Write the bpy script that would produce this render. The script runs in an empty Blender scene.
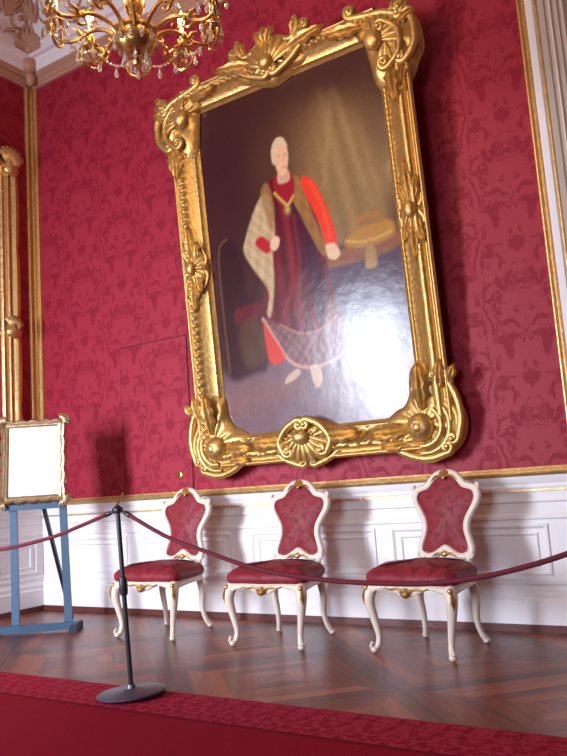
import bpy, math, random
import numpy as np
from mathutils import Vector, Matrix

random.seed(7)
rng = np.random.default_rng(7)
scene = bpy.context.scene
COL = scene.collection
PI = math.pi

# ------------------------------------------------------------------ camera
CAM_F, CAM_YAW, CAM_PITCH, CAM_ROLL = 759.62, 0.5712, 0.1394, -0.0691
CAM_LOC = Vector((0.0, -5.3975, 1.10))


def camera():
    f = Vector((-math.sin(CAM_YAW) * math.cos(CAM_PITCH), math.cos(CAM_YAW) * math.cos(CAM_PITCH), math.sin(CAM_PITCH)))
    r = Vector((math.cos(CAM_YAW), math.sin(CAM_YAW), 0))
    u = r.cross(f)
    c, s = math.cos(CAM_ROLL), math.sin(CAM_ROLL)
    r2, u2 = c * r + s * u, -s * r + c * u
    cam = bpy.data.cameras.new('camera')
    o = bpy.data.objects.new('camera', cam)
    COL.objects.link(o)
    m = Matrix(((r2.x, u2.x, -f.x, CAM_LOC.x), (r2.y, u2.y, -f.y, CAM_LOC.y), (r2.z, u2.z, -f.z, CAM_LOC.z), (0, 0, 0, 1)))
    o.matrix_world = m
    cam.sensor_fit = 'AUTO'
    cam.sensor_width = 36.0
    cam.lens = CAM_F / 756.0 * 36.0
    cam.clip_start = 0.05
    scene.camera = o


camera()

# ------------------------------------------------------------------ world, light, exposure
world = bpy.data.worlds.new('daylight')
scene.world = world
world.use_nodes = True
world.node_tree.nodes['Background'].inputs['Color'].default_value = (0.62, 0.74, 1.0, 1)
world.node_tree.nodes['Background'].inputs['Strength'].default_value = 0.6


def window_light(name, loc, sx, sy, energy, color, tilt, spread, toward=0.0):
    l = bpy.data.lights.new(name, 'AREA')
    l.shape = 'RECTANGLE'
    l.size, l.size_y = sx, sy
    l.energy = energy
    l.color = color
    l.spread = math.radians(spread)
    o = bpy.data.objects.new(name, l)
    COL.objects.link(o)
    o.location = loc
    o.rotation_euler = (math.radians(90 - tilt), 0, math.radians(toward))   # -Z of the lamp looks along +y, tilted down
    return o


window_light('window_daylight', (-5.95, -7.62, 2.05), 1.2, 2.3, 330, (0.76, 0.85, 1.0), 10, 100, -12)
window_light('window_daylight', (-1.2, -7.62, 2.05), 1.2, 2.3, 75, (0.76, 0.85, 1.0), 10, 110, 14)  # weaker fill light, added at a second window out of view

scene.view_settings.view_transform = 'Standard'
scene.view_settings.look = 'None'
scene.view_settings.gamma = 1.0
scene.view_settings.use_curve_mapping = False
scene.view_settings.exposure = 0.0


# ------------------------------------------------------------------ helpers
def lin(r, g, b):
    def f(c):
        c /= 255.0
        return c / 12.92 if c <= 0.04045 else ((c + 0.055) / 1.055) ** 2.4
    return (f(r), f(g), f(b), 1.0)


class MB:
    """collects vertices and faces of one mesh"""

    def __init__(self):
        self.v, self.f, self.n = [], [], 0

    def add(self, verts, faces):
        verts = np.asarray(verts, float).reshape(-1, 3)
        self.v.append(verts)
        b = self.n
        self.f += [tuple(i + b for i in q) for q in faces]
        self.n += len(verts)
        return self

    def grid(self, P, cu=False, cv=False):
        P = np.asarray(P, float)
        nu, nv = P.shape[:2]
        F = []
        for i in range(nu if cu else nu - 1):
            i2 = (i + 1) % nu
            for j in range(nv if cv else nv - 1):
                j2 = (j + 1) % nv
                F.append((i * nv + j, i2 * nv + j, i2 * nv + j2, i * nv + j2))
        return self.add(P.reshape(-1, 3), F)

    def box(self, x0, x1, y0, y1, z0, z1):
        V = [(x, y, z) for x in (x0, x1) for y in (y0, y1) for z in (z0, z1)]
        return self.add(V, [(0, 1, 3, 2), (4, 6, 7, 5), (0, 4, 5, 1), (2, 3, 7, 6), (0, 2, 6, 4), (1, 5, 7, 3)])

    def tube(self, path, rad, n=10, closed=False, flat=(1.0, 1.0), ref=(0, -1, 0)):
        """sweep of an ellipse along a path; flat scales the section along (ref, side)"""
        p = np.asarray(path, float)
        m = len(p)
        rad = np.broadcast_to(np.asarray(rad, float), (m,))
        if closed:
            t = np.roll(p, -1, 0) - np.roll(p, 1, 0)
        else:
            t = np.gradient(p, axis=0)
        t /= np.linalg.norm(t, axis=1)[:, None] + 1e-12
        ref = np.asarray(ref, float)
        rings = []
        prev = None
        for i in range(m):
            a = ref - t[i] * (ref @ t[i])
            if np.linalg.norm(a) < 0.15:
                a = prev if prev is not None else np.cross(t[i], (0.3, 0.8, 0.5))
                a = a - t[i] * (a @ t[i])
            a = a / np.linalg.norm(a)
            prev = a
            b = np.cross(t[i], a)
            ang = np.arange(n) * 2 * PI / n
            rings.append(p[i] + rad[i] * (np.cos(ang)[:, None] * a * flat[0] + np.sin(ang)[:, None] * b * flat[1]))
        self.grid(np.array(rings), cu=closed, cv=True)
        if not closed:
            b = self.n - m * n
            self.f.append(tuple(b + j for j in range(n))[::-1])
            self.f.append(tuple(b + (m - 1) * n + j for j in range(n)))
        return self

    def lathe(self, prof, c=(0, 0, 0), n=24):
        prof = np.asarray(prof, float)
        ang = np.arange(n) * 2 * PI / n
        P = np.stack([np.stack([r * np.cos(ang) + c[0], r * np.sin(ang) + c[1], np.full(n, z + c[2])], 1) for r, z in prof])
        self.grid(P, cv=True)
        return self

    def ball(self, c, r, n=12, m=8):
        r = np.broadcast_to(np.asarray(r, float), (3,))
        th = np.linspace(1e-3, PI - 1e-3, m)
        ang = np.arange(n) * 2 * PI / n
        P = np.stack([np.stack([np.sin(t) * np.cos(ang) * r[0] + c[0], np.sin(t) * np.sin(ang) * r[1] + c[1], np.full(n, np.cos(t) * r[2]) + c[2]], 1) for t in th])
        return self.grid(P, cv=True)

    def build(self, name, material, parent=None, smooth=True, angle=40):
        me = bpy.data.meshes.new(name)
        V = np.concatenate(self.v) if self.v else np.zeros((0, 3))
        me.from_pydata(V.tolist(), [], self.f)
        me.validate()
        me.update()
        me.materials.append(material)
        if smooth:
            me.polygons.foreach_set('use_smooth', [True] * len(me.polygons))
            try:
                me.set_sharp_from_angle(angle=math.radians(angle))
            except Exception:
                pass
        o = bpy.data.objects.new(name, me)
        COL.objects.link(o)
        if parent is not None:
            o.parent = parent
        return o


def fix_normals(o):
    import bmesh
    bm = bmesh.new()
    bm.from_mesh(o.data)
    bmesh.ops.recalc_face_normals(bm, faces=bm.faces)
    bm.to_mesh(o.data)
    bm.free()
    return o


def spline(pts, n=8, closed=False):
    p = np.asarray(pts, float)
    m = len(p)
    out = []
    for i in range(m if closed else m - 1):
        if closed:
            a, b, c, d = p[(i - 1) % m], p[i], p[(i + 1) % m], p[(i + 2) % m]
        else:
            a, b, c, d = p[max(i - 1, 0)], p[i], p[i + 1], p[min(i + 2, m - 1)]
        for k in range(n):
            t = k / n
            out.append(0.5 * ((2 * b) + (-a + c) * t + (2 * a - 5 * b + 4 * c - d) * t * t + (-a + 3 * b - 3 * c + d) * t ** 3))
    if not closed:
        out.append(p[-1])
    return np.array(out)


def thing(name, label, cat, loc=(0, 0, 0), rot=(0, 0, 0), group=None):
    o = bpy.data.objects.new(name, None)
    o.empty_display_size = 0.1
    COL.objects.link(o)
    o.location = loc
    o.rotation_euler = rot
    return tag(o, label, cat, group)


def tag(o, label, cat, group=None):
    o['label'] = label
    o['category'] = cat
    if group:
        o['group'] = group
    return o


def struct(o):
    o['kind'] = 'structure'
    return o


def dup(root, loc, rot, label):
    r = root.copy()
    COL.objects.link(r)
    r.location = loc
    r.rotation_euler = rot
    r['label'] = label
    for ch in list(root.children):
        c = ch.copy()
        COL.objects.link(c)
        c.parent = r
        for g in ch.children:
            d = g.copy()
            COL.objects.link(d)
            d.parent = c
    return r


# ------------------------------------------------------------------ materials
class NT:
    def __init__(self, name):
        self.m = bpy.data.materials.new(name)
        self.m.use_nodes = True
        self.t = self.m.node_tree
        self.b = self.t.nodes['Principled BSDF']

    def node(self, kind, **kw):
        n = self.t.nodes.new(kind)
        for k, v in kw.items():
            if k.startswith('i_'):
                n.inputs[k[2:].replace('_', ' ')].default_value = v
            else:
                setattr(n, k, v)
        return n

    def link(self, a, b):
        self.t.links.new(a, b)

    def math(self, op, a, b=None, c=None):
        n = self.node('ShaderNodeMath', operation=op)
        for i, x in enumerate((a, b, c)):
            if x is None:
                continue
            if isinstance(x, (int, float)):
                n.inputs[i].default_value = x
            else:
                self.link(x, n.inputs[i])
        return n.outputs[0]

    def mix(self, fac, a, b):
        n = self.node('ShaderNodeMix', data_type='RGBA')
        if isinstance(fac, (int, float)):
            n.inputs[0].default_value = fac
        else:
            self.link(fac, n.inputs[0])
        for i, x in ((6, a), (7, b)):
            if isinstance(x, tuple):
                n.inputs[i].default_value = x
            else:
                self.link(x, n.inputs[i])
        return n.outputs[2]

    def obj_xyz(self):
        tc = self.node('ShaderNodeTexCoord')
        s = self.node('ShaderNodeSeparateXYZ')
        self.link(tc.outputs['Object'], s.inputs[0])
        return tc.outputs['Object'], s.outputs[0], s.outputs[1], s.outputs[2]

    def noise(self, vec, scale, detail=3, rough=0.5, dist=0.0, w=None):
        n = self.node('ShaderNodeTexNoise')
        n.inputs['Scale'].default_value = scale
        n.inputs['Detail'].default_value = detail
        n.inputs['Roughness'].default_value = rough
        n.inputs['Distortion'].default_value = dist
        if vec is not None:
            self.link(vec, n.inputs['Vector'])
        return n.outputs[0]

    def ramp(self, fac, stops):
        n = self.node('ShaderNodeValToRGB')
        e = n.color_ramp.elements
        while len(e) < len(stops):
            e.new(0.5)
        for k, (p, c) in enumerate(stops):
            e[k].position = p
            e[k].color = c
        self.link(fac, n.inputs[0])
        return n.outputs[0]

    def bump(self, height, strength=0.3, dist=0.01):
        n = self.node('ShaderNodeBump')
        n.inputs['Strength'].default_value = strength
        n.inputs['Distance'].default_value = dist
        self.link(height, n.inputs['Height'])
        self.link(n.outputs[0], self.b.inputs['Normal'])

    def set(self, **kw):
        for k, v in kw.items():
            k = k.replace('_', ' ')
            if isinstance(v, (int, float, tuple)):
                self.b.inputs[k].default_value = v
            else:
                self.link(v, self.b.inputs[k])
        return self


def simple(name, col, rough=0.5, metal=0.0, var=0.12, scale=12.0, bump=0.0, **kw):
    n = NT(name)
    v, _, _, _ = n.obj_xyz()
    nz = n.noise(v, scale, 4)
    dark = tuple(c * (1 - var) for c in col[:3]) + (1,)
    light = tuple(min(1, c * (1 + var)) for c in col[:3]) + (1,)
    n.set(Base_Color=n.mix(nz, dark, light), Roughness=rough, Metallic=metal, **kw)
    if bump:
        n.bump(nz, bump, 0.004)
    return n.m


def gilt(name, col, rough, scale=30.0, bump=0.55):
    """burnished leaf over carving: worn, slightly uneven"""
    n = NT(name)
    v, _, _, _ = n.obj_xyz()
    a = n.noise(v, scale, 5, 0.6)
    b = n.noise(v, scale * 0.25, 3)
    c = n.mix(a, (col[0] * .50, col[1] * .42, col[2] * .34, 1), tuple(min(1, x * 1.16) for x in col[:3]) + (1,))
    n.set(Base_Color=c, Metallic=0.86, Roughness=n.math('ADD', n.math('MULTIPLY', b, 0.22), rough - 0.11))
    n.bump(a, bump, 0.010)
    return n.m


def damask(name, base, motif, period=0.56, height=0.98, fab_rough=0.62, axis='x', contrast=0.6):
    """woven silk: a mirrored, half-drop repeating foliate figure, satin against matt ground"""
    n = NT(name)
    v, x, y, z = n.obj_xyz()
    if axis == 'y':
        x = y
    col = n.math('FLOOR', n.math('DIVIDE', x, period))
    odd = n.math('MODULO', n.math('ABSOLUTE', col), 2.0)
    u = n.math('PINGPONG', x, period / 2)
    zz = n.math('MULTIPLY', n.math('ADD', z, n.math('MULTIPLY', odd, height / 2)), 2 * PI / height)
    cx = n.math('MULTIPLY', n.math('COSINE', zz), height * 0.115)
    cy = n.math('MULTIPLY', n.math('SINE', zz), height * 0.115)
    cb = n.node('ShaderNodeCombineXYZ')
    n.link(u, cb.inputs[0]); n.link(cx, cb.inputs[1]); n.link(cy, cb.inputs[2])
    big = n.noise(cb.outputs[0], 4.6 / period, 3, 0.6, 1.2)
    vein = n.noise(cb.outputs[0], 13.0 / period, 2, 0.5, 0.8)
    # ogee stem following the figure
    og = n.math('ABSOLUTE', n.math('SUBTRACT', u, n.math('MULTIPLY_ADD', n.math('COSINE', zz), period * 0.17, period * 0.25)))
    stem = n.math('LESS_THAN', og, period * 0.035)
    s = n.math('ADD', big, n.math('MULTIPLY', n.math('SUBTRACT', vein, 0.5), 0.32))
    mask = n.ramp(s, [(0.44, (0, 0, 0, 1)), (0.50, (1, 1, 1, 1))])
    mask = n.math('MAXIMUM', n.math('MULTIPLY', mask, contrast), n.math('MULTIPLY', stem, 0.35 * contrast))
    slub = n.noise(v, 160, 2)
    c = n.mix(mask, base, motif)
    c = n.mix(n.math('MULTIPLY', slub, 0.12), c, tuple(q * 0.6 for q in base[:3]) + (1,))
    n.set(Base_Color=c, Roughness=n.math('SUBTRACT', fab_rough, n.math('MULTIPLY', mask, 0.14)))
    n.b.inputs['Sheen Weight'].default_value = 0.03
    n.b.inputs['Specular IOR Level'].default_value = 0.28
    n.b.inputs['Sheen Roughness'].default_value = 0.4
    n.bump(n.math('ADD', n.math('MULTIPLY', mask, 0.5), n.math('MULTIPLY', slub, 0.5)), 0.18, 0.002)
    return n.m


def parquet():
    n = NT('parquet_wood')
    v, x, y, z = n.obj_xyz()
    P = 1.12
    a = n.math('MULTIPLY', n.math('ADD', x, y), 0.70711)
    b = n.math('MULTIPLY', n.math('SUBTRACT', x, y), 0.70711)
    a = n.math('ADD', a, 20.37)
    b = n.math('ADD', b, 20.30)
    fa = n.math('FRACT', n.math('DIVIDE', a, P))
    fb = n.math('FRACT', n.math('DIVIDE', b, P))
    ea = n.math('ABSOLUTE', n.math('SUBTRACT', fa, 0.5))
    eb = n.math('ABSOLUTE', n.math('SUBTRACT', fb, 0.5))
    e = n.math('MAXIMUM', ea, eb)
    border = n.math('GREATER_THAN', e, 0.435)
    seam = n.math('GREATER_THAN', e, 0.494)
    inner = n.math('MULTIPLY', n.math('GREATER_THAN', e, 0.425), n.math('LESS_THAN', e, 0.435))
    # boards inside each square: quartered by its diagonals, running round it
    quarter = n.math('GREATER_THAN', ea, eb)
    along = n.math('ADD', n.math('MULTIPLY', quarter, b), n.math('MULTIPLY', n.math('SUBTRACT', 1.0, quarter), a))
    across = n.math('ADD', n.math('MULTIPLY', quarter, a), n.math('MULTIPLY', n.math('SUBTRACT', 1.0, quarter), b))
    bd = n.math('DIVIDE', across, P / 12.0)
    board = n.math('FLOOR', bd)
    gap = n.math('LESS_THAN', n.math('FRACT', bd), 0.035)
    cb = n.node('ShaderNodeCombineXYZ')
    n.link(board, cb.inputs[0])
    n.link(n.math('ADD', n.math('FLOOR', n.math('DIVIDE', a, P)), n.math('MULTIPLY', quarter, 7.3)), cb.inputs[1])
    n.link(n.math('FLOOR', n.math('DIVIDE', b, P)), cb.inputs[2])
    wn = n.node('ShaderNodeTexWhiteNoise')
    n.link(cb.outputs[0], wn.inputs['Vector'])
    cg = n.node('ShaderNodeCombineXYZ')
    n.link(n.math('MULTIPLY', along, 2.0), cg.inputs[0])
    n.link(n.math('MULTIPLY', across, 26.0), cg.inputs[1])
    n.link(wn.outputs['Value'], cg.inputs[2])
    grain = n.noise(cg.outputs[0], 1.6, 4, 0.6, 0.4)
    t = n.math('ADD', n.math('MULTIPLY', grain, 0.62), n.math('MULTIPLY', wn.outputs['Value'], 0.38))
    c = n.ramp(t, [(0.25, lin(84, 34, 20)), (0.5, lin(124, 58, 34)), (0.8, lin(160, 88, 54))])
    c = n.mix(n.math('MULTIPLY', border, 0.55), c, lin(70, 32, 24))
    dark = n.math('MAXIMUM', seam, n.math('MAXIMUM', n.math('MULTIPLY', inner, 0.7), n.math('MULTIPLY', gap, 0.6)))
    c = n.mix(n.math('MULTIPLY', dark, 0.8), c, lin(36, 17, 13))
    sm = n.noise(v, 2.3, 3)
    n.set(Base_Color=c, Roughness=n.math('ADD', n.math('MULTIPLY', sm, 0.14), 0.26), Specular_IOR_Level=0.32)
    n.b.inputs['Coat Weight'].default_value = 0.08
    n.b.inputs['Coat Roughness'].default_value = 0.18
    n.bump(n.math('SUBTRACT', n.math('MULTIPLY', grain, 0.3), dark), 0.12, 0.002)
    return n.m


def carpet_mat():
    n = NT('red_carpet_pile')
    v, x, y, z = n.obj_xyz()
    # border band along the edge nearest the wall (object space, edge at y = 0)
    band = n.math('GREATER_THAN', y, -0.36)
    edge = n.math('MULTIPLY', n.math('GREATER_THAN', y, -0.385), n.math('LESS_THAN', y, -0.35))
    vor = n.node('ShaderNodeTexVoronoi')
    vor.inputs['Scale'].default_value = 26
    n.link(v, vor.inputs['Vector'])
    squig = n.ramp(vor.outputs['Distance'], [(0.28, (1, 1, 1, 1)), (0.5, (0, 0, 0, 1))])
    cb = n.node('ShaderNodeCombineXYZ')
    n.link(n.math('PINGPONG', x, 0.11), cb.inputs[0]); n.link(y, cb.inputs[1])
    fig = n.ramp(n.noise(cb.outputs[0], 22, 2, 0.5, 0.8), [(0.46, (0, 0, 0, 1)), (0.54, (1, 1, 1, 1))])
    bandc = n.mix(n.math('MULTIPLY', n.math('MAXIMUM', n.math('MULTIPLY', squig, 0.5), fig), 0.75), lin(138, 16, 40), lin(176, 50, 74))
    # field: small raised dots in rows
    dx = n.math('SINE', n.math('MULTIPLY', n.math('ADD', x, y), 2 * PI / 0.034))
    dy = n.math('SINE', n.math('MULTIPLY', n.math('SUBTRACT', x, y), 2 * PI / 0.034))
    dots = n.math('GREATER_THAN', n.math('MULTIPLY', dx, dy), 0.35)
    field = n.mix(n.math('MULTIPLY', dots, 0.5), lin(134, 8, 32), lin(162, 26, 50))
    c = n.mix(band, field, bandc)
    c = n.mix(edge, c, lin(112, 10, 26))
    pile = n.noise(v, 240, 2)
    n.set(Base_Color=n.mix(n.math('MULTIPLY', pile, 0.3), c, lin(80, 8, 20)), Roughness=0.95, Specular_IOR_Level=0.1)
    n.bump(n.math('ADD', pile, n.math('MULTIPLY', dots, 0.5)), 0.5, 0.004)
    return n.m


M = {}
M['silk'] = damask('crimson_damask_silk', lin(138, 14, 40), lin(170, 46, 64))
M['silk_side'] = damask('crimson_damask_silk_side', lin(138, 14, 40), lin(170, 46, 64), axis='y')
M['seat_silk'] = damask('crimson_seat_damask', lin(118, 24, 36), lin(148, 46, 56), period=0.24, height=0.34, fab_rough=0.6)
M['white'] = simple('white_panel_paint', lin(238, 232, 232), 0.42, var=0.03, scale=6)
M['stucco'] = simple('white_stucco', lin(236, 228, 232), 0.7, var=0.04, scale=8, bump=0.1)
M['relief'] = simple('rose_gilt_stucco', lin(184, 138, 116), 0.5, var=0.15, scale=20, bump=0.2)
M['beige'] = simple('door_beige', lin(222, 206, 190), 0.45, var=0.04, scale=5)  # plain warm beige on the reveal and door leaf
M['skirting'] = simple('dark_skirting_wood', lin(96, 44, 38), 0.45, var=0.25, scale=20)
M['gold'] = gilt('burnished_gilt', lin(226, 188, 118), 0.42)
M['gold_soft'] = gilt('matt_gilt', lin(236, 200, 140), 0.42)
M['gold_chair'] = gilt('chair_gilding', lin(222, 180, 110), 0.42, 60, 0.2)
M['chair_white'] = simple('ivory_lacquer', lin(226, 208, 190), 0.38, var=0.07, scale=30, bump=0.05)
M['brass'] = gilt('polished_brass', lin(204, 156, 92), 0.28, 40, 0.15)
M['black'] = simple('black_enamel', lin(38, 36, 40), 0.32, var=0.1)
M['base_grey'] = simple('dark_grey_metal', lin(92, 90, 100), 0.38, metal=0.6, var=0.1)
M['rope'] = simple('burgundy_velvet', lin(100, 14, 34), 0.8, var=0.25, scale=120, bump=0.3)
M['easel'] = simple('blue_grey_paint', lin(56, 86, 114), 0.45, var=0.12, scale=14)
M['easel_dark'] = simple('dark_steel', lin(40, 46, 58), 0.5, var=0.12, scale=14)  # darker blue-grey for the rear leg, brace and feet
M['paper'] = simple('white_paper', lin(250, 250, 248), 0.6, var=0.01)
M['silver_gilt'] = gilt('pale_silver_gilt', lin(220, 196, 160), 0.34, 50, 0.25)
M['dark_gap'] = simple('dark_joint', lin(66, 14, 24), 0.8)
M['wood_back'] = simple('raw_frame_wood', lin(110, 78, 50), 0.7)
M['candle'] = simple('ivory_wax', lin(246, 236, 206), 0.45, var=0.03)


def emissive(name, col, strength):
    n = NT(name)
    v, x, y, z = n.obj_xyz()
    n.set(Base_Color=col, Roughness=0.4)
    n.b.inputs['Emission Color'].default_value = col
    n.b.inputs['Emission Strength'].default_value = strength
    return n.m


M['flame'] = emissive('flame_bulb', lin(255, 226, 150), 14.0)


def crystal():
    n = NT('cut_crystal')
    v, x, y, z = n.obj_xyz()
    nz = n.noise(v, 30, 1)
    n.set(Base_Color=n.mix(nz, (1, 0.97, 0.92, 1), (1, 1, 1, 1)), Roughness=0.03, IOR=1.55)
    n.b.inputs['Transmission Weight'].default_value = 0.85
    return n.m


M['crystal'] = crystal()


def mirror_mat():
    n = NT('silvered_glass')
    v, x, y, z = n.obj_xyz()
    n.set(Base_Color=n.mix(n.noise(v, 2, 3), (0.72, 0.7, 0.72, 1), (0.82, 0.8, 0.82, 1)), Metallic=1.0, Roughness=0.04)
    return n.m


M['mirror'] = mirror_mat()


def pane_mat():
    m = bpy.data.materials.new('window_pane')
    m.use_nodes = True
    t = m.node_tree
    t.nodes.clear()
    o = t.nodes.new('ShaderNodeOutputMaterial')
    mx = t.nodes.new('ShaderNodeMixShader')
    tr = t.nodes.new('ShaderNodeBsdfTransparent')
    gl = t.nodes.new('ShaderNodeBsdfGlossy')
    gl.inputs['Roughness'].default_value = 0.02
    mx.inputs[0].default_value = 0.06
    t.links.new(tr.outputs[0], mx.inputs[1])
    t.links.new(gl.outputs[0], mx.inputs[2])
    t.links.new(mx.outputs[0], o.inputs[0])
    return m


M['pane'] = pane_mat()


def canvas_mat():
    n = NT('varnished_oil_paint')
    v, x, y, z = n.obj_xyz()
    at = n.node('ShaderNodeAttribute')
    at.attribute_name = 'paint'
    nz = n.noise(v, 9, 4, 0.6, 0.4)
    c = n.mix(n.math('MULTIPLY', nz, 0.25), at.outputs['Color'], lin(60, 34, 34))
    n.set(Base_Color=c, Roughness=n.math('ADD', n.math('MULTIPLY', n.noise(v, 4, 3), 0.08), 0.17), Specular_IOR_Level=0.36)
    n.bump(n.noise(v, 7, 3, 0.5), 0.16, 0.012)
    return n.m


M['canvas'] = canvas_mat()
M['parquet'] = parquet()
M['carpet'] = carpet_mat()

# ------------------------------------------------------------------ the room
XL, XR, YF, ZC = -6.60, 2.6, -7.5, 5.73      # left wall, right wall, window wall, underside of cornice
ZTOP = 6.62
RAIL = 1.105                                  # top of the chair rail
TRIM_X = -1.19                                # right edge of the silk on the back wall

mb = MB()
mb.box(XL - 0.2, XR + 0.2, YF - 0.3, 0.5, -0.12, 0.0)
struct(mb.build('floor', M['parquet'], smooth=False))

mb = MB()
mb.box(XL - 0.2, -1.14, 0.0, 0.25, 0.0, ZTOP)
mb.box(0.75, XR + 0.2, 0.0, 0.25, 0.0, ZTOP)
mb.box(-1.14, 0.75, 0.0, 0.25, 5.0, ZTOP)
struct(mb.build('wall_back', M['silk'], smooth=False))

mb = MB()
mb.box(XL - 0.25, XL, YF, 0.0, 0.0, ZTOP)
struct(mb.build('wall_left', M['silk_side'], smooth=False))
mb = MB()
mb.box(XR, XR + 0.25, YF, 0.0, 0.0, ZTOP)
struct(mb.build('wall_right', M['silk_side'], smooth=False))

# window wall with two openings, the second added for fill light
WIN = [(-6.55, -5.28), (-1.85, -0.55)]
WZ0, WZ1 = 0.85, 3.3
mb = MB()
xs = [XL - 0.25, WIN[0][0], WIN[0][1], WIN[1][0], WIN[1][1], XR + 0.25]
for k in (0, 2, 4):
    mb.box(xs[k], xs[k + 1], YF - 0.3, YF, 0, ZTOP)
for a, b in WIN:
    mb.box(a, b, YF - 0.3, YF, 0, WZ0)
    mb.box(a, b, YF - 0.3, YF, WZ1, ZTOP)
struct(mb.build('wall_front', M['silk'], smooth=False))
for k, (a, b) in enumerate(WIN):
    y0, y1 = YF - 0.10, YF - 0.04
    f = MB()
    for x0, x1, z0, z1 in ((a, a + .06, WZ0, WZ1), (b - .06, b, WZ0, WZ1), (a, b, WZ0, WZ0 + .07), (a, b, WZ1 - .06, WZ1),
                           ((a + b) / 2 - .04, (a + b) / 2 + .04, WZ0, WZ1), (a, b, 2.5, 2.56)):
        f.box(x0, x1, y0, y1, z0, z1)
    for z in (1.4, 1.95):
        f.box(a, b, y0 + .015, y1 - .015, z - .015, z + .015)
    w = struct(f.build('window_%d' % (k + 1), M['white'], smooth=False))
    g = MB()
    g.box(a + .03, b - .03, YF - .072, YF - .068, WZ0 + .03, WZ1 - .03)
    g.build('pane', M['pane'], w, smooth=False)

# ceiling and cove
mb = MB()
mb.box(XL - .25, XR + .25, YF - .3, .25, ZTOP, ZTOP + .15)
struct(mb.build('ceiling', M['stucco'], smooth=False))


def room_sweep(prof, material, name, n_corner=None):
    """sweep a (inset, z) section round the four walls"""
    prof = np.asarray(prof, float)
    loops = []
    for d, z in prof:
        loops.append([(XL + d, -d, z), (XR - d, -d, z), (XR - d, YF + d, z), (XL + d, YF + d, z)])
    P = np.array(loops)
    mb = MB()
    mb.grid(P, cv=True)
    o = struct(mb.build(name, material, angle=25))
    return o


cove = [(0.0, 6.0), (0.17, 6.02)] + [(0.17 + 0.75 * (1 - math.cos(t)), 6.02 + 0.60 * math.sin(t)) for t in np.linspace(0, PI / 2, 10)]
room_sweep(cove, M['stucco'], 'trim_1')
room_sweep([(0.0, 5.98), (.20, 5.98), (.20, 6.02), (0.16, 6.04), (0.0, 6.04)], M['stucco'], 'trim_2')
# crown moulding: grey-gilt lower members under a broad white fascia
room_sweep([(0, 5.73), (.03, 5.73), (.035, 5.76), (.055, 5.775), (.06, 5.80), (.045, 5.81), (.07, 5.825), (.10, 5.86), (0, 5.86)], M['relief'], 'trim_3')
room_sweep([(0, 5.86), (.11, 5.86), (.12, 5.88), (.135, 5.90), (.14, 5.97), (.155, 5.985), (0, 5.985)], M['stucco'], 'trim_4')


def scroll(mb, to3, c, r0, turns, a0, r=0.02, sgn=1, n=28, lead=None):
    """C-scroll: spiral in a plane; to3 maps (u, v, h) to space"""
    pts = []
    for k in range(n):
        t = k / (n - 1)
        rr = r0 * (1 - 0.86 * t)
        a = a0 + sgn * turns * 2 * PI * t
        pts.append((c[0] + rr * math.cos(a), c[1] + rr * math.sin(a)))
    rad = [r * (0.55 + 0.75 * k / (n - 1)) for k in range(n)]
    mb.tube([to3(u, v, 0.0) for u, v in pts], rad, 8)
    e = to3(pts[-1][0], pts[-1][1], 0.0)
    mb.ball(e, r * 1.7, 8, 6)


def cove_pt(along, side):
    """point on the cove: side 'b' back wall (along = x) or 'l' left wall (along = y); v from 0 (low) to 1 (high)"""
    def f(u, v, h):
        t = min(max(v, 0), 1) * PI / 2
        d = 0.17 + 0.75 * (1 - math.cos(t)) + h * math.cos(t)
        z = 6.02 + 0.60 * math.sin(t) - h * math.sin(t)
        return (u, -d, z) if side == 'b' else (XL + d, u, z)
    return f


mb = MB()
for side, rngs in (('b', np.arange(-6.2, 2.2, 0.78)), ('l', np.arange(-0.55, -7.2, -0.78))):
    f = cove_pt(0, side)
    for k, c in enumerate(rngs):
        for sg in (-1, 1):
            scroll(mb, f, (c + sg * 0.19, 0.33), 0.17, 1.3, PI / 2 - sg * 1.2, 0.020, sg)
            scroll(mb, f, (c + sg * 0.12, 0.72), 0.12, 1.2, -PI / 2, 0.016, -sg)
            mb.tube(spline([f(c + sg * 0.02, .12, .01), f(c + sg * .10, .18, .03), f(c + sg * .24, .10, .02), f(c + sg * .37, .16, .01)], 5), [.012, .016, .02, .022, .024, .024, .024, .022, .02, .018, .016, .014, .012, .01, .008, .006], 7)
        for a in np.linspace(-1.1, 1.1, 7):
            mb.tube([f(c, .30, .02), f(c + .10 * math.sin(a), .30 + .20 * math.cos(a), .03), f(c + .16 * math.sin(a), .30 + .33 * math.cos(a), .01)], [.012, .022, .014], 7)
struct(mb.build('trim_5', M['relief']))
# gilt cartouche in the corner of the cove
mb = MB()
for k, a in enumerate(np.linspace(-1.25, 1.25, 9)):
    L = 0.34 - 0.05 * abs(a)
    base = np.array([XL + .17, -.17, 6.02])
    d = np.array([math.sin(a) * .55 + .35, math.sin(a) * .55 - .35, math.cos(a)])
    d /= np.linalg.norm(d)
    mb.tube([base, base + d * L * .5 + np.array([.03, -.03, 0]), base + d * L], [.02, .036, .016], 8)
mb.ball((XL + .15, -.15, 5.93), (.09, .09, .10))
mb.ball((XL + .11, -.11, 5.80), (.06, .06, .09))
mb.ball((XL + .19, -.19, 6.08), (.07, .07, .06))
struct(mb.build('trim_6', M['relief']))


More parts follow.
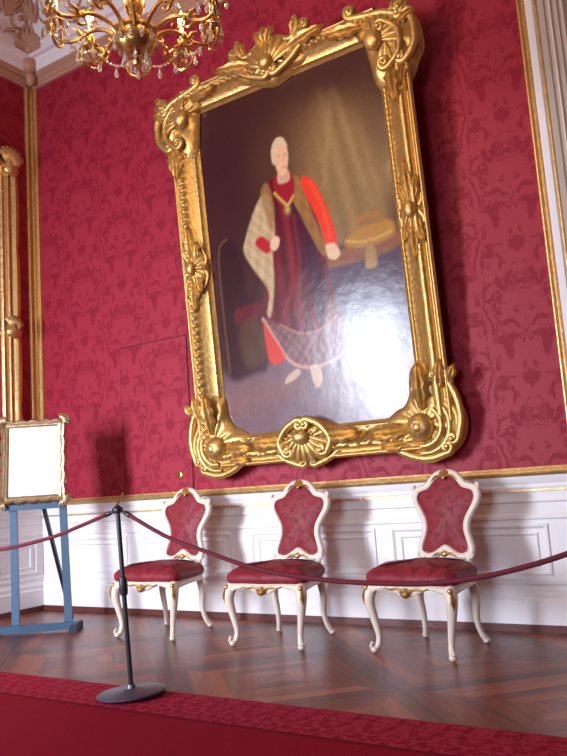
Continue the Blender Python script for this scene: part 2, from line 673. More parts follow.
# gilt mouldings that edge the silk
def gold_strip(name, axis, a0, a1, b0, b1, depth=0.04):
    """vertical fillet: two round members and a groove"""
    prof = [(0.0, 0.0), (0.0, .6), (.12, .95), (.25, 1.0), (.38, .8), (.46, .45), (.58, .45), (.66, .7), (.78, .8), (.92, .6), (1.0, .35), (1.0, 0.0)]
    P = []
    for u, d in prof:
        q = a0 + (a1 - a0) * u
        if axis == 'x':
            P.append([(q, -d * depth, b0), (q, -d * depth, b1)])
        else:
            P.append([(XL + d * depth, q, b0), (XL + d * depth, q, b1)])
    mb = MB()
    mb.grid(np.array(P))
    return struct(fix_normals(mb.build(name, M['gold_soft'], angle=35)))


gold_strip('trim_7', 'x', XL + .085, XL, RAIL, ZC)
gold_strip('trim_8', 'y', -.125, 0.0, RAIL, ZC)
gold_strip('trim_9', 'x', TRIM_X - .01, TRIM_X + .055, RAIL - .02, ZC)


# dado: profile extruded along the back and the left wall
def dado_profile():
    return [(0.018, 0.0), (.018, .0), (.055, .0), (.055, .205), (.048, .215), (.040, .225), (.044, .245), (.040, .262), (.028, .275), (.022, .30),
            (.030, .315), (.030, .335), (.018, .345), (.018, .745), (.030, .755), (.030, .775), (.020, .79), (.020, .860), (.032, .872), (.030, .890),
            (.024, .905), (.024, .94), (.040, .955), (.044, .97), (.040, .99), (.050, 1.01), (.058, 1.045), (.0, 1.045)]


def rect_frame(mb, to3, u0, u1, v0, v1, w, h):
    """raised rectangular panel moulding"""
    prof = [(0, 0), (.15, .8), (.45, 1.0), (.7, .6), (1, 0)]
    loops = []
    for q, d in prof:
        o = q * w
        loops.append([to3(u0 + o, v0 + o, d * h), to3(u1 - o, v0 + o, d * h), to3(u1 - o, v1 - o, d * h), to3(u0 + o, v1 - o, d * h)])
    mb.grid(np.array(loops), cv=True)


def back3(u, v, h):
    return (u, -.018 - h, v)


def left3(u, v, h):
    return (XL + .018 + h, u, v)


prof = dado_profile()
mb = MB()
mb.grid(np.array([[(XL, -d, z), (TRIM_X + .05, -d, z)] for d, z in prof]))
bounds = [-6.60, -5.28, -4.00, -2.655, -1.35]
segs = [(-6.52, -5.36), (-5.20, -4.10), (-3.90, -2.71), (-2.58, -1.40)]
for a, b in segs:
    rect_frame(mb, back3, a, b, .37, .72, .035, .016)
    rect_frame(mb, back3, a + .075, b - .075, .43, .66, .022, .012)
o = struct(fix_normals(mb.build('wall_back_dado', M['white'], angle=25)))
o.name = 'trim_10'
mb = MB()
mb.grid(np.array([[(XL + d, 0, z), (XL + d, YF, z)] for d, z in prof]))
for a, b in ((-.10, -.62), (-.78, -2.2), (-2.4, -3.8)):
    rect_frame(mb, left3, b, a, .37, .72, .035, .016)
    rect_frame(mb, left3, b + .075, a - .075, .43, .66, .022, .012)
struct(fix_normals(mb.build('trim_11', M['white'], angle=25)))
# gilt chair rail and fine gilt fillets
mb = MB()
rail = [(0, 1.045), (.058, 1.045), (.066, 1.055), (.070, 1.072), (.062, 1.088), (.048, 1.095), (.050, 1.105), (0, 1.105)]
mb.grid(np.array([[(XL, -d, z), (TRIM_X + .05, -d, z)] for d, z in rail]))
struct(fix_normals(mb.build('trim_12', M['gold_soft'], angle=35)))
mb = MB()
mb.grid(np.array([[(XL + d, 0, z), (XL + d, YF, z)] for d, z in rail]))
struct(fix_normals(mb.build('trim_13', M['gold_soft'], angle=35)))
mb = MB()
for z, d in ((.947, .036),):
    mb.box(XL, TRIM_X + .05, -d - .006, -d + .012, z - .007, z + .007)
struct(mb.build('trim_14', M['gold_soft'], smooth=False))
mb = MB()
mb.box(XL, TRIM_X + .05, -.068, -.02, 0, .05)
struct(mb.build('baseboard_back', M['skirting'], smooth=False))
mb = MB()
mb.box(XL + .02, XL + .068, YF, -.068, 0, .05)
struct(mb.build('baseboard_left', M['skirting'], smooth=False))

# jib door papered with the same silk: leaf stands a hair proud of a dark joint, with a small brass keyhole
JX0, JX1, JZ = -5.375, -4.52, 2.545
mb = MB()
mb.box(JX0 - .012, JX1 + .012, -.003, .0, RAIL, JZ + .012)
struct(mb.build('trim_15', M['dark_gap'], smooth=False))
mb = MB()
mb.box(JX0, JX1, -.009, -.003, RAIL, JZ)
d1 = struct(mb.build('door_1', M['silk'], smooth=False))
mb = MB()
mb.grid(np.array([[(-4.665 + r * math.cos(a), -y, 1.255 + 1.35 * r * math.sin(a)) for a in np.arange(16) * PI / 8] for r, y in ((.030, .009), (.032, .014), (.026, .019), (.010, .021), (.002, .021))]), cv=True)
mb.ball((-4.665, -.028, 1.262), (.010, .014, .010))
mb.build('keyhole_plate', M['brass'], d1)

# doorway at the right: white architrave, gilt bead, splayed reveal and leaf set back
mb = MB()
mb.grid(np.array([[(x, y, 0), (x, y, 5.0)] for x, y in ((-1.135, 0.0), (-1.135, -.05), (-1.125, -.056), (-1.085, -.056), (-1.075, -.045))]))
mb.box(-1.135, .745, -.056, 0, 5.0, 5.12)
mb.grid(np.array([[(x, y, 0), (x, y, 5.0)] for x, y in ((.745, 0.0), (.745, -.056), (.69, -.056), (.68, -.045))]))
dr = struct(fix_normals(mb.build('door_2', M['white'], angle=30)))
mb = MB()
mb.grid(np.array([[(x, y, 0), (x, y, 5.0)] for x, y in ((-1.075, -.045), (-1.070, -.052), (-1.060, -.052), (-1.055, -.04))]))
mb.build('gilt_bead', M['gold_soft'], dr)
mb = MB()
ST = [(-1.055, -.04), (-1.045, -.036), (-1.015, -.02), (-1.010, -.004), (-.985, .006), (-.975, .0), (-.965, .022), (-.935, .034), (-.930, .055), (-.90, .06), (-.885, .13)]
mb.grid(np.array([[(x, y, 0), (x, y, 5.0)] for x, y in ST]))
mb.grid(np.array([[(-.385 - x, y, 0), (-.385 - x, y, 5.0)] for x, y in ST]))
fix_normals(mb.build('reveal', M['beige'], dr, angle=25))
mb = MB()
mb.box(-.94, .56, .13, .19, 0, 5.0)
for x0, x1 in ((-.86, -.24), (-.14, .48)):
    for z0, z1 in ((.15, .85), (1.0, 2.9), (3.05, 4.85)):
        rect_frame(mb, lambda u, v, h: (u, .13 - h, v), x0, x1, z0, z1, .05, .02)
mb.build('door_leaf', M['beige'], dr, angle=25)

# ------------------------------------------------------------------ carpet
mb = MB()
cx0, cx1, cy1 = -6.15, 1.7, -4.75
Z0, Z1 = 0.0, 0.012
CY = -2.095
mb.box(cx0, cx1, cy1 - CY, 0, Z0, Z1)
o = mb.build('carpet', M['carpet'], smooth=False)
o.location = (0, CY, 0)
tag(o, 'long crimson carpet with a patterned border laid over the parquet in front of the chairs', 'carpet')


# ------------------------------------------------------------------ carving tools (all work in a local frame: x right, z up, -y out)
def loc3(u, v, h):
    return (u, -h, v)


def leaf(mb, b, ang, L, W, h0=0.02, lift=0.05, lobes=3, bend=0.0, n=14):
    """carved acanthus leaf: lobed, ridged along the middle, tip curling out"""
    P = []
    for k in range(n):
        t = k / (n - 1)
        a = ang + bend * t
        cx = b[0] + L * t * math.cos(ang + bend * t * .5)
        cz = b[1] + L * t * math.sin(ang + bend * t * .5)
        w = W * (math.sin(PI * min(1, t * .93 + .07)) ** .7) * (1 + .22 * math.sin(lobes * 2 * PI * t))
        h = h0 + lift * math.sin(PI * t * .8)
        nx, nz = -math.sin(a), math.cos(a)
        row = []
        for q, hh in ((-1, -.35), (-.62, .55), (-.3, .2), (0, 1.0), (.3, .2), (.62, .55), (1, -.35)):
            row.append((cx + nx * w * q, -(h + hh * W * .45), cz + nz * w * q))
        P.append(row)
    mb.grid(np.array(P))


def shell(mb, c, r, a0, a1, ribs=9, h0=0.03, lift=0.05, n=8, squash=1.0):
    """scallop: flutes fanning from c"""
    P = []
    m = ribs * 6 + 1
    for i in range(n):
        t = i / (n - 1)
        row = []
        for j in range(m):
            a = a0 + (a1 - a0) * j / (m - 1)
            fl = abs(math.sin(PI * ribs * j / (m - 1)))
            R = r * t * (1 + .07 * fl * t)
            h = h0 + lift * (math.sin(PI * (.15 + .75 * t))) + .32 * r / ribs * 2.2 * fl * t
            row.append((c[0] + R * math.cos(a), -h, c[1] + R * math.sin(a) * squash))
        P.append(row)
    row = [(x, -h0 * .2, z) for x, y, z in P[-1]]
    P.append(row)
    mb.grid(np.array(P))


def dome(mb, outline, c, height, h_edge=-0.05, n=9, power=.5, flutes=0, famp=0.0, nsp=6):
    """cushion-like boss over a closed outline"""
    out = spline(outline, nsp, True)
    c = np.array(c)
    P = []
    P.append([(c[0] + (x - c[0]) * .74, -h_edge, c[1] + (z - c[1]) * .74) for x, z in out])
    for i in range(n + 1):
        t = 1 - i / n
        row = []
        for j, q in enumerate(out):
            s = c + (q - c) * max(t, .004)
            h = height * (1 - t ** 2) ** power
            if flutes:
                h += famp * math.cos(2 * PI * flutes * j / len(out)) * math.sin(PI * t)
            row.append((s[0], -h - .012, s[1]))
        P.append(row)
    mb.grid(np.array(P), cv=True)


def cscroll(mb, pts, r, h=0.06, curl=0.06, sgn=1, both=True, n=7):
    """S or C scroll of round section that ends in volutes"""
    c = spline(pts, n)
    path = [(x, -h, z) for x, z in c]

    def volute(p, d, s):
        a = math.atan2(d[1], d[0])
        o = (p[0] - s * math.sin(a) * curl, p[1] + s * math.cos(a) * curl)
        st = math.atan2(p[1] - o[1], p[0] - o[0])
        v = []
        for k in range(1, 20):
            t = k / 19
            rr = curl * (1 - .8 * t)
            v.append((o[0] + rr * math.cos(st + s * t * 2.6 * PI), -h - .02 * t, o[1] + rr * math.sin(st + s * t * 2.6 * PI)))
        return v
    d = c[-1] - c[-3]
    tail = volute(c[-1], d, sgn)
    full = path + tail
    if both:
        d0 = c[0] - c[2]
        full = volute(c[0], d0, -sgn)[::-1] + full
    k = np.linspace(-1, 1, len(full))
    rad = r * (1.15 - .5 * np.abs(k) ** 3)
    mb.tube(full, rad, 8)
    mb.ball(full[-1], r * 1.1, 8, 6)
    if both:
        mb.ball(full[0], r * 1.1, 8, 6)


# ------------------------------------------------------------------ the great portrait
PA, PY, PZ, TL = -3.9804, 0.10, 1.605, 0.0701
CW, CH = 1.698, 2.879
FL, FRR, FB, FT = -.03, .070, -.055, -.03      # sight edges of the four rails relative to the canvas rectangle
port = thing('framed_portrait', 'huge gilt-framed oil portrait of a robed standing figure, leaning forward from the crimson wall', 'painting',
             (PA + CW / 2, -PY, PZ), (TL, 0, 0))


def pl(mb, name, mat, angle=50):
    """portrait parts are laid out from the lower left corner of the canvas"""
    for k in range(len(mb.v)):
        mb.v[k] = mb.v[k] - np.array([CW / 2, 0, 0])
    return mb.build(name, mat, port, angle=angle)


# --- the painted canvas: colours of a generic dark court portrait, brushed in as soft shapes
def paint_canvas():
    nx, nz = 214, 362
    gx = np.linspace(-.07, CW + .11, nx)
    gz = np.linspace(-.09, CH + .04, nz)
    X, Z = np.meshgrid(gx, gz, indexing='ij')
    C = np.zeros((nx, nz, 3))

    def sd(poly):
        p = np.asarray(poly, float)
        d = np.full(X.shape, 1e9)
        inside = np.zeros(X.shape, bool)
        for i in range(len(p)):
            a, b = p[i], p[(i + 1) % len(p)]
            e = b - a
            t = np.clip(((X - a[0]) * e[0] + (Z - a[1]) * e[1]) / (e @ e + 1e-12), 0, 1)
            d = np.minimum(d, np.hypot(X - a[0] - t * e[0], Z - a[1] - t * e[1]))
            cond = ((a[1] > Z) != (b[1] > Z))
            with np.errstate(divide='ignore', invalid='ignore'):
                xi = (b[0] - a[0]) * (Z - a[1]) / (b[1] - a[1] + 1e-12) + a[0]
            inside ^= cond & (X < xi)
        return np.where(inside, -d, d)

    def mask(poly, soft, sm=True):
        q = spline(poly, 5, True) if sm else poly
        s = sd(q)
        t = np.clip((soft - s) / (2 * soft), 0, 1)
        return t * t * (3 - 2 * t)

    def put(poly, col, soft=.012, op=1.0, sm=True, tex=None):
        m = mask(poly, soft, sm) * op
        c = np.array(lin(*col)[:3])
        if tex is not None:
            c = c[None, None] * tex[..., None]
        C[:] = C * (1 - m[..., None]) + c * m[..., None]

    def blob(c, r, col, op=1.0):
        g = np.exp(-(((X - c[0]) / r[0]) ** 2 + ((Z - c[1]) / r[1]) ** 2)) * op
        C[:] = C * (1 - g[..., None]) + np.array(lin(*col)[:3]) * g[..., None]

    def line(pts, w, col, op=1.0, soft=.006):
        q = spline(pts, 6)
        d = np.full(X.shape, 1e9)
        for a, b in zip(q[:-1], q[1:]):
            e = b - a
            t = np.clip(((X - a[0]) * e[0] + (Z - a[1]) * e[1]) / (e @ e + 1e-12), 0, 1)
            d = np.minimum(d, np.hypot(X - a[0] - t * e[0], Z - a[1] - t * e[1]))
        m = np.clip((w + soft - d) / (2 * soft), 0, 1) * op
        C[:] = C * (1 - m[..., None]) + np.array(lin(*col)[:3]) * m[..., None]

    C[:] = np.array(lin(66, 34, 34)[:3])
    # curtain of pale stuff behind, falling in folds
    blob((1.25, 2.0), (.42, .75), (138, 104, 66), .95)
    blob((1.45, 1.75), (.30, .5), (142, 112, 74), .8)
    folds = 1 + .22 * np.sin(X * 34 + Z * 5) * np.sin(X * 11 + 1.3 * Z)
    put([(1.16, 2.55), (1.30, 2.62), (1.50, 2.3), (1.62, 1.9), (1.66, 1.45), (1.15, 1.35), (1.08, 1.8)], (146, 116, 76), .10, .75, True, folds)
    line([(1.33, 2.6), (1.24, 2.2), (1.18, 1.85)], .02, (168, 136, 92), .5, .03)
    line([(1.36, 2.6), (1.46, 2.1), (1.58, 1.6)], .02, (172, 140, 96), .45, .03)
    blob((.25, 2.3), (.4, .8), (58, 28, 32), .8)
    blob((1.5, 2.75), (.4, .25), (70, 36, 36), .8)
    blob((.9, 2.75), (.7, .18), (66, 34, 36), .7)
    blob((.62, 2.2), (.18, .3), (84, 52, 40), .6)
    # dais and stone floor
    put([(-.1, -.1), (1.8, -.1), (1.8, .62), (1.2, .66), (.5, .55), (-.1, .42)], (118, 92, 98), .10)
    put([(-.1, .30), (.7, .38), (.66, .22), (-.1, .12)], (134, 96, 92), .08, .7)
    put([(.7, .2), (1.75, .3), (1.75, -.1), (.6, -.1)], (126, 104, 112), .08, .7)
    # chair of state in the shade at the left
    put([(.02, .5), (.05, 1.52), (.16, 1.66), (.28, 1.52), (.32, 1.15), (.40, 1.08), (.46, .52), (.30, .45)], (52, 24, 30), .04, .9)
    put([(.18, 1.02), (.44, 1.05), (.44, .93), (.18, .90)], (104, 28, 36), .02, .8)
    put([(.20, .86), (.42, .9), (.44, .56), (.22, .52)], (96, 66, 44), .04, .6)
    line([(.05, .5), (.05, 1.5), (.16, 1.66)], .012, (112, 76, 46), .6)
    # table with a tasselled gilt cushion
    put([(1.08, 1.24), (1.72, 1.30), (1.72, .45), (1.18, .50)], (72, 44, 66), .04)
    put([(1.06, 1.28), (1.72, 1.36), (1.72, 1.22), (1.06, 1.19)], (136, 84, 56), .02)
    put([(1.30, 1.34), (1.40, 1.44), (1.60, 1.46), (1.72, 1.44), (1.72, 1.33), (1.5, 1.29)], (176, 126, 58), .025)
    line([(1.32, 1.37), (1.5, 1.33), (1.7, 1.36)], .012, (206, 160, 84), .8)
    put([(1.49, 1.31), (1.54, 1.31), (1.56, 1.13), (1.46, 1.13)], (164, 126, 66), .015)
    for k in range(7):
        blob((1.40 + .04 * k, 1.47 + .05 * math.sin(PI * k / 6) + .02 * (k % 2)), (.026, .03), (168 + 8 * (k % 3), 118, 56), .75)
    # robed figure: train, robe, sleeves, mantle
    put([(.42, 1.65), (.50, 1.30), (.45, .95), (.44, .88), (.50, .84), (.62, 1.1), (.62, 1.7)], (96, 30, 40), .02)
    tex = 1 + .35 * np.sin(X * 46 + 2.0 * Z) * np.exp(-((X - .85) / .5) ** 2)
    put([(.60, 2.00), (.72, 2.05), (.90, 2.02), (1.02, 1.9), (1.10, 1.5), (1.14, 1.1), (1.22, .70), (1.24, .55), (1.12, .47), (.88, .43), (.68, .50), (.54, .72), (.47, .9), (.55, 1.2), (.56, 1.6)], (104, 24, 36), .015, 1, True, tex)
    put([(.86, 1.9), (.98, 1.8), (1.06, 1.4), (1.10, 1.0), (.98, .80), (.90, 1.2), (.84, 1.6)], (62, 20, 44), .03, .85)
    line([(.78, 1.75), (.80, 1.4), (.76, 1.1), (.66, .9)], .014, (142, 34, 44), .8, .02)
    line([(.86, 1.7), (.87, 1.3), (.82, .95)], .010, (150, 46, 54), .6, .02)
    # broad embroidered hem
    he = 1 + .35 * np.sin(X * 70) * np.sin(Z * 60)
    put([(.47, .90), (.60, .82), (.80, .72), (1.0, .72), (1.16, .80), (1.24, .74), (1.26, .55), (1.12, .47), (.88, .43), (.68, .50), (.54, .72)], (124, 82, 82), .02, .9, True, he)
    line([(.45, .90), (.56, .70), (.68, .50), (.88, .425), (1.12, .465), (1.25, .55)], .014, (198, 142, 128), .9)
    line([(.62, .82), (.80, .72), (1.0, .72), (1.16, .80)], .010, (170, 122, 92), .7)
    put([(.45, .86), (.50, .78), (.60, .62), (.63, .53), (.56, .50), (.47, .54)], (204, 62, 46), .012)
    # feet
    put([(.60, .33), (.66, .40), (.74, .43), (.76, .39), (.68, .34)], (196, 166, 140), .012)
    put([(.86, .43), (.94, .43), (.96, .33), (.93, .26), (.89, .27)], (206, 172, 152), .012)
    # pale fur-lined hanging sleeve at the left
    fur = 1 + .18 * np.sin(X * 60 + Z * 20) * np.sin(Z * 33)
    put([(.60, 1.96), (.48, 1.84), (.36, 1.62), (.33, 1.50), (.42, 1.32), (.54, 1.12), (.50, .94), (.54, .92), (.60, 1.16), (.62, 1.45), (.66, 1.6), (.66, 1.85)], (188, 160, 122), .015, 1, True, fur)
    put([(.45, 1.55), (.53, 1.60), (.62, 1.50), (.56, 1.44)], (178, 34, 42), .014)
    put([(.60, 1.50), (.65, 1.57), (.70, 1.54), (.68, 1.47), (.63, 1.45)], (222, 182, 150), .010)
    # collar of gilt brocade and scarlet sleeve at the right
    put([(.86, 2.02), (.95, 2.0), (1.02, 1.75), (1.12, 1.38), (1.10, 1.30), (1.02, 1.45), (.92, 1.7), (.84, 1.9)], (150, 106, 58), .012, .95, True, fur)
    put([(.56, 1.95), (.64, 2.03), (.68, 1.8), (.63, 1.62)], (150, 110, 66), .015, .8)
    put([(.98, 2.0), (1.08, 1.93), (1.16, 1.75), (1.22, 1.52), (1.23, 1.37), (1.14, 1.36), (1.10, 1.55), (1.03, 1.75), (.97, 1.9)], (228, 60, 36), .012)
    line([(1.05, 1.93), (1.14, 1.7), (1.18, 1.45)], .012, (240, 98, 62), .6, .015)
    put([(1.13, 1.38), (1.21, 1.38), (1.25, 1.29), (1.20, 1.25), (1.14, 1.28)], (224, 188, 150), .010)
    put([(.70, 2.05), (.80, 2.08), (.90, 2.02), (.88, 1.85), (.80, 1.80), (.72, 1.86)], (150, 26, 40), .015)
    line([(.70, 1.93), (.78, 1.83), (.82, 1.80), (.88, 1.86)], .012, (204, 160, 80), .9)
    blob((.81, 1.76), (.025, .035), (214, 172, 90), .9)
    # head: neck, face, pale hair, plain features
    put([(.76, 2.10), (.85, 2.10), (.86, 2.0), (.75, 2.0)], (206, 160, 130), .010)
    put([(.735, 2.30), (.80, 2.35), (.865, 2.28), (.87, 2.18), (.84, 2.09), (.80, 2.06), (.76, 2.09), (.735, 2.18)], (226, 178, 140), .010)
    put([(.71, 2.20), (.715, 2.31), (.77, 2.385), (.84, 2.37), (.875, 2.28), (.84, 2.305), (.78, 2.31), (.745, 2.25), (.735, 2.17)], (214, 190, 156), .010)
    for ex in (.785, .843):
        blob((ex, 2.225), (.010, .008), (120, 80, 64), .8)
    line([(.822, 2.225), (.828, 2.175)], .004, (190, 132, 104), .7)
    line([(.80, 2.125), (.835, 2.125)], .004, (168, 92, 84), .8)
    # brush-grain
    C[:] *= (1 + .06 * rng.standard_normal(C.shape[:2]))[..., None]
    C[:] = np.clip(C, 0.002, 1)
    P = np.stack([X, np.zeros_like(X), Z], -1)
    mb = MB()
    mb.grid(P)
    o = pl(mb, 'canvas', M['canvas'])
    at = o.data.color_attributes.new('paint', 'FLOAT_COLOR', 'POINT')
    buf = np.ones((nx * nz, 4), np.float32)
    buf[:, :3] = C.reshape(-1, 3)
    at.data.foreach_set('color', buf.ravel())
    return o


paint_canvas()
mb = MB()
mb.box(-.12, CW + .12, .015, .05, -.12, CH + .12)
pl(mb, 'backing_board', M['wood_back'])

RW = .265


def rail_profile(q):
    """height of the carved moulding across its width (q = 0 at the picture)"""
    w = q
    if w < .03:
        return .006 + .9 * w
    if w < .045:
        return .033 + .012 * math.sin((w - .03) / .015 * PI)
    if w < .135:
        t = (w - .045) / .09
        return .030 + .062 * t ** 1.7
    if w < .215:
        t = (w - .135) / .08
        return .088 + .036 * math.sin(PI * t)
    if w < .235:
        return .078
    t = (w - .235) / (RW - .235)
    return .080 + .026 * math.sin(PI * min(1, t * .8 + .2))


def rail_mesh(side, style):
    L = CW if side in 'tb' else CH
    ws = [0, .012, .024, .03, .035, .04, .045, .06, .08, .10, .12, .135, .145, .158, .175, .192, .205, .215, .222, .235, .242, .25, .257, .262, RW, RW]
    ext = .12
    ns = int((L + 2 * ext) / .011)
    rows = []
    for k in range(ns + 1):
        u = -ext + (L + 2 * ext) * k / ns
        row = []
        for j, w in enumerate(ws):
            h = rail_profile(w)
            if style == 'gadroon' and .135 < w < .215:
                h += .032 * (abs(math.sin(PI * (u + (w - .135) * .35) / .066)) - .5) * math.sin(PI * (w - .135) / .08)
            if .028 < w < .042:
                h += .008 * abs(math.sin(PI * u / .044))
            if style == 'leaf' and .045 < w < .215:
                ph = (u % .22) / .22
                h += .020 * math.sin(2 * PI * ph + (w - .13) * 26) * math.sin(PI * (w - .045) / .17) + .008 * math.sin(u * 95 + w * 60) * math.sin(PI * (w - .045) / .17)
            if style == 'reed' and .135 < w < .215:
                h += .006 * math.sin((w - .135) / .08 * 3 * 2 * PI)
            if style == 'reed' and .05 < w < .13:
                h += .004 * abs(math.sin(PI * u / .05))
            if j == len(ws) - 1:
                h = -.055
            o = w
            if side == 'l':
                row.append((FL - (o - (.07 if j == len(ws) - 1 else 0)), -h, u))
            elif side == 'r':
                row.append((CW + FRR + o * 1.06 - (.07 if j == len(ws) - 1 else 0), -h, u))
            elif side == 't':
                row.append((u, -h, CH + FT + o * .86))
            else:
                row.append((u, -h, FB - o))
        rows.append(row)
    mb = MB()
    mb.grid(np.array(rows))
    return fix_normals(pl(mb, 'frame_rail', M['gold'], 60))


for s, st in (('t', 'gadroon'), ('l', 'gadroon'), ('r', 'reed'), ('b', 'leaf')):
    rail_mesh(s, st)


def top_corner(sx):
    X = (lambda x: x) if sx < 0 else (lambda x: CW - x)
    G = (lambda a: a) if sx < 0 else (lambda a: PI - a)
    S = 1 if sx < 0 else -1
    mb = MB()
    out = [(.07, 2.89), (.12, 3.02), (.07, 3.11), (-.02, 3.05), (-.16, 3.05), (-.27, 3.03), (-.36, 3.02), (-.40, 2.96), (-.445, 2.84), (-.455, 2.66), (-.40, 2.56),
           (-.33, 2.44), (-.2, 2.40), (-.05, 2.48), (.0, 2.72), (.02, 2.84)]
    dome(mb, [(X(a), b) for a, b in out], (X(-.19), 2.80), .105, -.05, 8, .45, 11, .010)
    shell(mb, (X(-.10), 2.79), .22, G(PI * .42), G(PI * 1.12), 8, .09, .05)
    mb.ball((X(-.105), -.145, 2.80), (.075, .055, .085), 16, 10)
    cscroll(mb, [(X(.08), 3.05), (X(-.05), 3.02), (X(-.20), 2.99), (X(-.30), 2.94)], .026, .11, .045, -S)
    cscroll(mb, [(X(-.36), 2.96), (X(-.42), 2.84), (X(-.41), 2.68), (X(-.33), 2.58)], .028, .10, .045, S)
    cscroll(mb, [(X(-.20), 2.92), (X(-.30), 2.82), (X(-.30), 2.66), (X(-.20), 2.56)], .022, .13, .05, S)
    for a, l in ((1.9, .2), (2.4, .22), (2.9, .2)):
        leaf(mb, (X(-.26), 2.88), G(a), l, .05, .07, .06)
    leaf(mb, (X(-.20), 2.60), G(-1.65), .34, .065, .09, .05, 4)
    leaf(mb, (X(-.30), 2.60), G(-1.5), .26, .045, .06, .05, 3)
    leaf(mb, (X(-.02), 2.96), G(.05), .32, .06, .09, .05, 4)
    leaf(mb, (X(.02), 3.06), G(.9), .13, .035, .06, .05)
    leaf(mb, (X(-.33), 3.00), G(2.3), .14, .04, .05, .05)
    # horns that stand off the outline
    mb.tube([loc3(X(.06), 3.02, .08), loc3(X(.075), 3.09, .09), loc3(X(.05), 3.14, .10), loc3(X(.02), 3.12, .11)], [.03, .028, .022, .012], 8)
    return fix_normals(pl(mb, 'corner_ornament', M['gold']))


def bottom_corner(sx):
    X = (lambda x: x) if sx < 0 else (lambda x: CW - x)
    G = (lambda a: a) if sx < 0 else (lambda a: PI - a)
    S = 1 if sx < 0 else -1
    mb = MB()
    out = [(.05, .02), (-.005, .12), (-.03, .28), (-.16, .36), (-.30, .20), (-.38, .03), (-.425, -.10), (-.40, -.25), (-.30, -.36), (-.18, -.40), (-.06, -.40), (.06, -.34), (.20, -.27), (.22, -.10), (.12, -.01)]
    dome(mb, [(X(a), b) for a, b in out], (X(-.13), -.12), .095, -.055, 8, .45, 9, .008)
    mb.ball((X(-.10), -.11, -.15), (.105, .085, .105), 20, 12)
    mb.ball((X(-.10), -.155, -.15), (.05, .05, .05), 12, 8)
    for k in range(3):
        r = .15 + .055 * k
        pts = [(X(-.11 + r * math.cos(a)), -.14 + r * math.sin(a)) for a in np.linspace(PI * .72, PI * 1.55, 8)]
        mb.tube([loc3(x, z, .105 - .02 * k) for x, z in spline(pts, 4)], .024 - .002 * k, 8)
    cscroll(mb, [(X(-.28), .24), (X(-.37), .08), (X(-.40), -.10), (X(-.36), -.26)], .026, .07, .04, S)
    cscroll(mb, [(X(-.28), -.35), (X(-.12), -.385), (X(.04), -.345), (X(.16), -.27)], .026, .07, .04, S)
    leaf(mb, (X(-.13), -.03), G(1.62), .36, .07, .10, .05, 4)
    leaf(mb, (X(-.25), .06), G(1.75), .28, .05, .07, .05, 3)
    leaf(mb, (X(.0), -.16), G(-.05), .30, .065, .10, .05, 4)
    leaf(mb, (X(.0), -.25), G(-.1), .24, .05, .07, .05, 3)
    leaf(mb, (X(-.33), .12), G(2.0), .18, .04, .05, .06, 2)
    return fix_normals(pl(mb, 'corner_ornament', M['gold']))


top_corner(-1)
top_corner(1)
bottom_corner(-1)
bottom_corner(1)


def top_centre():
    mb = MB()
    c = CW / 2
    half = [(0, 3.24), (.07, 3.20), (.16, 3.15), (.26, 3.17), (.34, 3.12), (.42, 3.04), (.38, 2.93), (.24, 2.88), (.10, 2.83)]
    out = [(c + a, b) for a, b in half] + [(c, 2.81)] + [(c - a, b) for a, b in half[:0:-1]]
    dome(mb, out, (c, 3.02), .11, -.05, 8, .5, 13, .010)
    shell(mb, (c, 2.93), .24, PI * .08, PI * .92, 9, .10, .05)
    mb.ball((c, -.16, 2.97), (.07, .06, .07), 16, 10)
    for s in (-1, 1):
        cscroll(mb, [(c + s * .06, 2.87), (c + s * .20, 2.93), (c + s * .30, 3.0), (c + s * .36, 3.06)], .026, .12, .045, s)
        cscroll(mb, [(c + s * .10, 3.17), (c + s * .20, 3.12), (c + s * .28, 3.14), (c + s * .33, 3.2)], .024, .09, .035, -s)
        leaf(mb, (c + s * .14, 3.02), PI / 2 - s * (PI / 2 - .15), .42, .06, .10, .05, 4)
        leaf(mb, (c + s * .24, 3.1), PI / 2 - s * .35, .18, .05, .06, .06, 2)
        mb.tube([loc3(c + s * .27, 3.14, .09), loc3(c + s * .31, 3.2, .11), loc3(c + s * .29, 3.27, .11), loc3(c + s * .26, 3.25, .12)], [.032, .03, .02, .012], 8)
    for a in (-.5, 0, .5):
        leaf(mb, (c, 3.10), PI / 2 + a, .19, .045, .10, .06)
    return fix_normals(pl(mb, 'top_cartouche', M['gold']))


def bottom_centre():
    mb = MB()
    c = .80
    half = [(0, -.38), (.10, -.37), (.20, -.31), (.30, -.27), (.33, -.18), (.26, -.06), (.14, -.01)]
    out = [(c + a, b) for a, b in half] + [(c, .03)] + [(c - a, b) for a, b in half[:0:-1]]
    dome(mb, out, (c, -.17), .115, -.055, 8, .5, 11, .010)
    shell(mb, (c, -.10), .22, PI * 1.08, PI * 1.92, 9, .11, .05)
    mb.ball((c, -.175, -.13), (.075, .055, .06), 16, 10)
    for s in (-1, 1):
        cscroll(mb, [(c + s * .05, .01), (c + s * .16, -.05), (c + s * .24, -.16), (c + s * .2, -.26)], .026, .12, .045, -s)
        cscroll(mb, [(c + s * .06, -.36), (c + s * .18, -.32), (c + s * .28, -.26), (c + s * .34, -.2)], .022, .08, .035, s)
        leaf(mb, (c + s * .16, -.14), PI / 2 - s * (PI / 2), .36, .065, .10, .05, 4)
    return fix_normals(pl(mb, 'bottom_cartouche', M['gold']))


